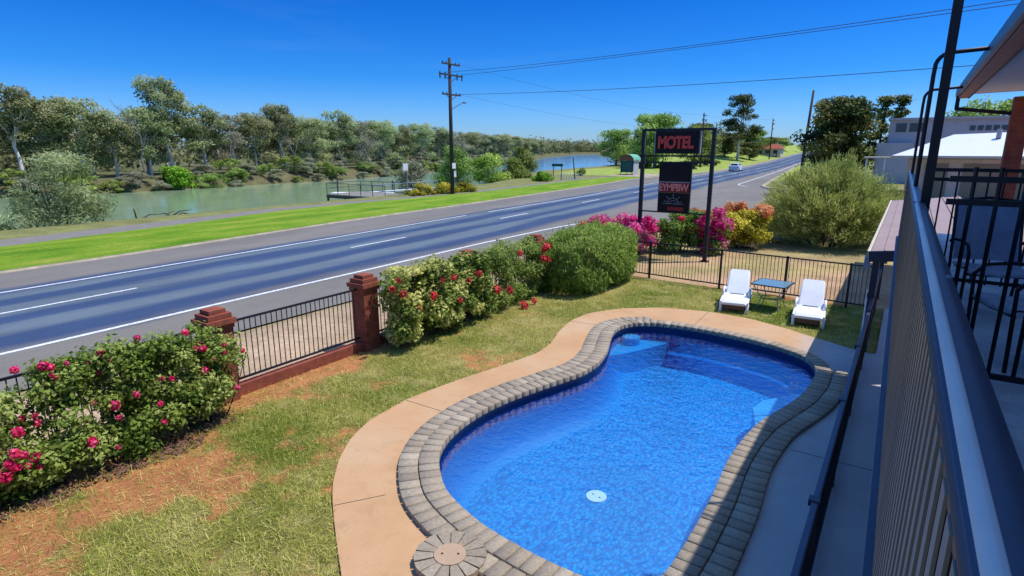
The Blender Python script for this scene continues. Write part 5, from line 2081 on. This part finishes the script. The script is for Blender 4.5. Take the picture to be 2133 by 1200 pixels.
# screen of rounded steel palings, shade put in by dark sides and backing
pitch = .098
mf, mr_ = MB(), MB()
for j in range(int((YE + 1.55) / pitch)):
    y = -1.6 + (j + .5) * pitch
    mf.box((rx_(y) - .0135, y, 3.2), (.005, .05, 1.12))
    mr_.box((rx_(y) + .009, y, 3.2), (.04, .044, 1.12))
mf.build('paling_faces', 'screen_taupe', bal)
mr_.build('paling_shade', 'screen_shade', bal)
MB().add([(rx_(-1.6) + .028, -1.6, 2.64), (rx_(YE) + .028, YE, 2.64), (rx_(YE) + .028, YE, 3.76), (rx_(-1.6) + .028, -1.6, 3.76)], [(0, 1, 2, 3)]).build('gap_shade', 'black_steel', bal)  # black sheet added to paint the gaps between palings as shade
# trims and handrail
a, b = Vector((rx_(-1.6), -1.6, 0)), Vector((rx_(YE), YE, 0))


def rail(z, w, h, dx, mat, name, bev=.0):
    d = b - a
    c_ = (a + b) / 2
    MB().box((c_.x + dx, c_.y, z), (w, d.length, h), rz=math.atan2(d.y, d.x) - PI / 2, bev=bev).build(name, mat, bal, False)


d = b - a
prof = [(-.012, 3.745), (-.014, 3.775), (-.008, 3.79), (.004, 3.799), (.02, 3.803), (.04, 3.803), (.056, 3.799), (.066, 3.79), (.07, 3.775), (.068, 3.745)]
vs, fs = [], []
for q in (a, b):
    for (dx, z) in prof:
        vs.append((q.x + dx, q.y, z))
for k in range(len(prof) - 1):
    fs.append((k, k + 1, k + 11, k + 10))
fs += [tuple(range(10)), tuple(range(19, 9, -1)), (9, 0, 10, 19)]
hr = MB().add(vs, fs).build('handrail', 'rail_steel', bal, True)
MB().tube([(a.x + .012, a.y, 3.79), (b.x + .012, b.y, 3.79)], .0155, 16).build('highlight_tube', 'rail_highlight', bal, True)  # pale tube added as the highlight on the handrail's outer side
rail(3.735, .028, .02, .045, 'dark_steel', 'under_rail')
rail(2.625, .05, .06, -.02, 'rail_steel', 'bottom_flashing')
for y in (5.33,):
    MB().box((rx_(y) + .028, y, 3.803), (.084, .012, .008)).build('rail_joint', 'dark_steel', bal)
MB().cyl((rx_(2.25) + .05, 2.25, 3.803), .008, .008, 10).build('rail_screw', 'sign_grey', bal)
for y in (-1.2, .6, 2.4, 4.2, 6.0, 7.8, 9.6, 11.4):
    MB().box((rx_(y) + .03, y, 3.25), (.04, .04, 1.0)).build('rail_post', 'dark_steel', bal)
# tall post and the two hooped brackets
MB().box((rx_(5.45) + .065, 5.45, 4.4), (.062, .062, 3.3)).build('tall_post', 'black_steel', bal)
for y, xe, zt_, ze in ((7.6, .66, 5.13, 5.15), (11.3, .62, 5.06, 5.09)):
    x0 = rx_(y) + .03
    pts = [(x0, y, 2.8), (x0, y, zt_ - .22)]
    for k in range(1, 7):
        t_ = PI / 2 * k / 6
        pts.append((x0 + .12 * (1 - math.cos(t_)), y, zt_ - .14 + .14 * math.sin(t_) - .0))
    pts.append((xe, y, ze))
    MB().tube(pts, .021, 10).build('hoop_bracket', 'black_steel', bal, True)
# roof
YR = 13.22
MB().box((.5, (YR - 3) / 2, 5.13), (.05, YR + 3, .13), bev=.012).build('gutter', 'rail_steel', bal)
MB().box((.59, (YR - 3) / 2, 5.09), (.13, YR + 3, .1)).build('fascia_board', 'fascia_brown', bal)
MB().box((.665, (YR - 3) / 2, 5.075), (.02, YR + 3, .09)).build('shadow_trim', 'black_steel', bal)
mb = MB()
mb.add([(.655, -3, 5.1), (2.6, -3, 5.16), (2.6, YR - .02, 5.16), (.655, YR - .02, 5.1), (.5, -3, 5.2), (2.6, -3, 5.8), (2.6, YR - .02, 5.8), (.5, YR - .02, 5.2)],
       [(0, 3, 2, 1), (4, 5, 6, 7), (0, 1, 5, 4), (1, 2, 6, 5), (2, 3, 7, 6), (3, 0, 4, 7)])
mb.build('roof_soffit', 'soffit_grey', bal)
MB().bar((.5, YR, 4.87), (1.42, YR, 4.75), .07, .06).build('end_beam', 'black_steel', bal)
MB().box((.52, YR, 4.97), (.06, .06, .22)).build('beam_strut', 'black_steel', bal)
MB().box((1.4, YR - .02, 2.5), (.24, .26, 5.06)).build('brick_column', 'brick_red', bal)
MB().box((1.75, 4.5, 2.5), (.2, 15, 5.1)).build('room_wall', 'wall_pale', bal)
MB().box((1.4, 4.5, 1.25), (.2, 15.5, 2.62)).build('ground_floor_wall', 'brick_red', bal)

picket_panel('balcony_divider', 'black steel picket divider nearest the camera on the balcony', 'fence', (.2, 4.4), (1.62, 4.4), 2.8, 4.1, .118, .0125, rails=(2.84, 3.885, 4.02), posts=(), rail_w=.025, group='balcony dividers')
picket_panel('balcony_divider', 'black steel picket divider behind the farther balcony chair', 'fence', (.16, 7.4), (1.62, 7.4), 2.82, 4.0, .12, .009, rails=(2.88, 3.89, 3.985), posts=(), rail_w=.022, group='balcony dividers')


def make_chair():
    t = thing('balcony_chair', '', 'chair')
    for s in (-1, 1):
        x = s * .27
        MB().tube([(x, -.24, 0), (x, -.25, .3), (x, -.26, .56), (x, -.2, .63), (x, -.05, .645), (x, .2, .63), (x, .27, .6)], .0135, 8).build('arm_frame', 'black_steel', t, True)
        MB().tube([(x, .3, 0), (x * .97, .22, .38), (x * .95, .27, .6), (x * .93, .36, .98)], .0135, 8).build('back_leg', 'black_steel', t, True)
    vs, fs = [], []
    prof = [(-.26, .4), (-.22, .425), (-.05, .41), (.12, .395), (.2, .42)]
    for y, z in prof:
        vs += [(-.25, y, z), (0, y, z - .02), (.25, y, z), (-.25, y, z - .012), (0, y, z - .032), (.25, y, z - .012)]
    for i in range(4):
        o_ = i * 6
        fs += [(o_, o_ + 1, o_ + 7, o_ + 6), (o_ + 1, o_ + 2, o_ + 8, o_ + 7), (o_ + 3, o_ + 9, o_ + 10, o_ + 4), (o_ + 4, o_ + 10, o_ + 11, o_ + 5)]
    fs += [(0, 3, 4, 1), (1, 4, 5, 2)]
    MB().add(vs, fs).build('seat_sling', 'sling_blue', t, True)
    vs, fs = [], []
    for k in range(6):
        f = k / 5
        y, z = .22 + .14 * f, .44 + .52 * f
        vs += [(-.245, y, z), (0, y + .025, z), (.245, y, z)]
    for k in range(5):
        o_ = k * 3
        fs += [(o_, o_ + 1, o_ + 4, o_ + 3), (o_ + 1, o_ + 2, o_ + 5, o_ + 4)]
    MB().add(vs, fs).build('back_sling', 'sling_blue', t, True)
    MB().tube([(-.25, .36, .97), (0, .39, 1.0), (.25, .36, .97)], .0135, 8).build('top_bar', 'black_steel', t, True)
    MB().tube([(-.26, -.24, .38), (.26, -.24, .38)], .012, 8).build('front_bar', 'black_steel', t)
    return t


ch = make_chair()
ch.location = (.82, 5.15, 2.75)
ch.rotation_euler = (0, 0, R(-70))
tag(ch, 'dark blue sling chair just behind the nearest picket divider', 'chair', 'sling chairs on the balcony')
c2 = copy_tree(ch)
c2.location = (.72, 6.6, 2.75)
c2.rotation_euler = (0, 0, R(12))
tag(c2, 'dark blue sling chair further along the balcony with its back to the far divider', 'chair', 'sling chairs on the balcony')

# awning over the ground floor walk
aw = thing('walkway_awning', 'brown metal awning with cream edge beyond the balcony end', 'awning', (0, 12.66, 0))
mb = MB()
LA = 13.2
sl = .12
xs = [-.44, 1.3]
vs = []
for (x, y) in ((-.42, 0), (1.55, 0), (1.55, LA), (-.42, LA)):
    z = 2.3 + (x + .42) * sl
    vs += [(x, y, z), (x, y, z - .05)]
mb.add(vs, [(0, 2, 4, 6), (1, 7, 5, 3), (0, 1, 3, 2), (2, 3, 5, 4), (4, 5, 7, 6), (6, 7, 1, 0)])
sh = mb.build('roof_sheet', 'roof_brown', aw)
mb = MB()
for x in np.arange(-.2, 1.5, .42):
    z = 2.3 + (x + .42) * sl
    mb.box((x, LA / 2, z + .012), (.03, LA, .03))
mb.build('seams', 'roof_brown', sh)
MB().box((-.455, LA / 2, 2.27), (.05, LA, .09)).build('gutter', 'trim_cream', aw)
MB().box((.55, .02, 2.33), (2.0, .05, .2), ry=-.12).build('front_fascia', 'dark_steel', aw)
for y in (1.1, 6.5, 12.8):
    MB().box((-.34, y, 1.12), (.12, .12, 2.24)).build('post', 'dark_steel', aw)
MB().box((-.47, .35, 2.05), (.1, .12, .22)).build('lamp', 'sign_grey', aw)

# repeats of one kind carry one group
GROUPS = {'bougainvillea': 'bougainvilleas below the motel sign', 'orange_lantana': 'orange flowering shrubs along the wall', 'willow_shrub': 'willow shrubs on the near river bank',
          'yellow_hedge': 'yellow hedge mounds round the power pole', 'feathery_sapling': 'feathery growth on the near bank', 'park_hedge': 'hedges of the riverside park',
          'garden_shrub': 'garden shrubs by the white roofed house'}
for o in list(COL.objects):
    if o.parent is None and 'label' in o:
        bn_ = o.name.split('.')[0]
        if bn_ == 'power_pole':
            o['group'] = 'timber power poles along the road'
        elif bn_ in GROUPS and 'group' not in o:
            o['group'] = GROUPS[bn_]

# ------------------------------------------------------------------ light, sky, camera
sv = Vector((.36, .3, 1.0)).normalized()
sun = bpy.data.lights.new('sun', 'SUN')
sun.energy = 4.7
sun.angle = R(.53)
sun.color = (1.0, .955, .88)
so = bpy.data.objects.new('sun', sun)
so.rotation_euler = (-sv).to_track_quat('-Z', 'Y').to_euler()
so.location = (10, 10, 30)
COL.objects.link(so)

w = bpy.data.worlds.new('World')
S.world = w
w.use_nodes = True
nt = w.node_tree
nt.nodes.clear()
sky = N(nt, 'ShaderNodeTexSky', sky_type='NISHITA')
sky.sun_disc = False
sky.sun_elevation = math.asin(sv.z)
sky.sun_rotation = math.atan2(sv.x, sv.y)
sky.altitude = 0
sky.air_density = 1.0
sky.dust_density = .3
sky.ozone_density = 3.0
hs = N(nt, 'ShaderNodeHueSaturation')
hs.inputs['Saturation'].default_value = 1.25
L(nt, sky.outputs[0], hs.inputs['Color'])
bg = N(nt, 'ShaderNodeBackground')
bg.inputs['Strength'].default_value = .15  # the tint above darkens the low sky
tcw = N(nt, 'ShaderNodeTexCoord')
sz = N(nt, 'ShaderNodeSeparateXYZ')
L(nt, tcw.outputs['Generated'], sz.inputs[0])
tint = ramp(nt, sz.outputs[2], [(0.0, (.4, .62, 1.15)), (.05, (.28, .56, 1.1)), (.11, (.11, .46, 1.0)), (.22, (.05, .39, .92)), (.34, (.08, .45, 1.0)), (.55, (1.5, 1.55, 1.6))])
skc = mixc(nt, 1.0, hs.outputs[0], tint, 'MULTIPLY')
# a few thin high clouds
cv = N(nt, 'ShaderNodeMapping')
cv.inputs['Scale'].default_value = (1, 1, 7)
L(nt, tcw.outputs['Generated'], cv.inputs[0])
cn_ = ramp(nt, noise(nt, cv.outputs[0], 2.6, 6, .6, .4), [(.56, (0, 0, 0)), (.8, (.03, .03, .03))])
skc = mixc(nt, cn_, skc, (5.2, 6.0, 6.8))
L(nt, skc, bg.inputs['Color'])
wo = N(nt, 'ShaderNodeOutputWorld')
L(nt, bg.outputs[0], wo.inputs[0])

cam = bpy.data.cameras.new('camera')
cam.sensor_width = 36
cam.lens = 1208 / 2133 * 36
cam.clip_start = .05
cam.clip_end = 6000
co = bpy.data.objects.new('camera', cam)
co.location = (0, 0, 4.2)
co.rotation_euler = (R(90 - 13.589), 0, R(34.007))
COL.objects.link(co)
S.camera = co

S.view_settings.view_transform = 'Standard'
S.view_settings.look = 'None'
S.view_settings.exposure = 0
S.view_settings.gamma = 1
S.cycles.max_bounces = 7
S.cycles.transparent_max_bounces = 8
S.cycles.caustics_reflective = False
S.cycles.caustics_refractive = False
S.cycles.sample_clamp_indirect = 6
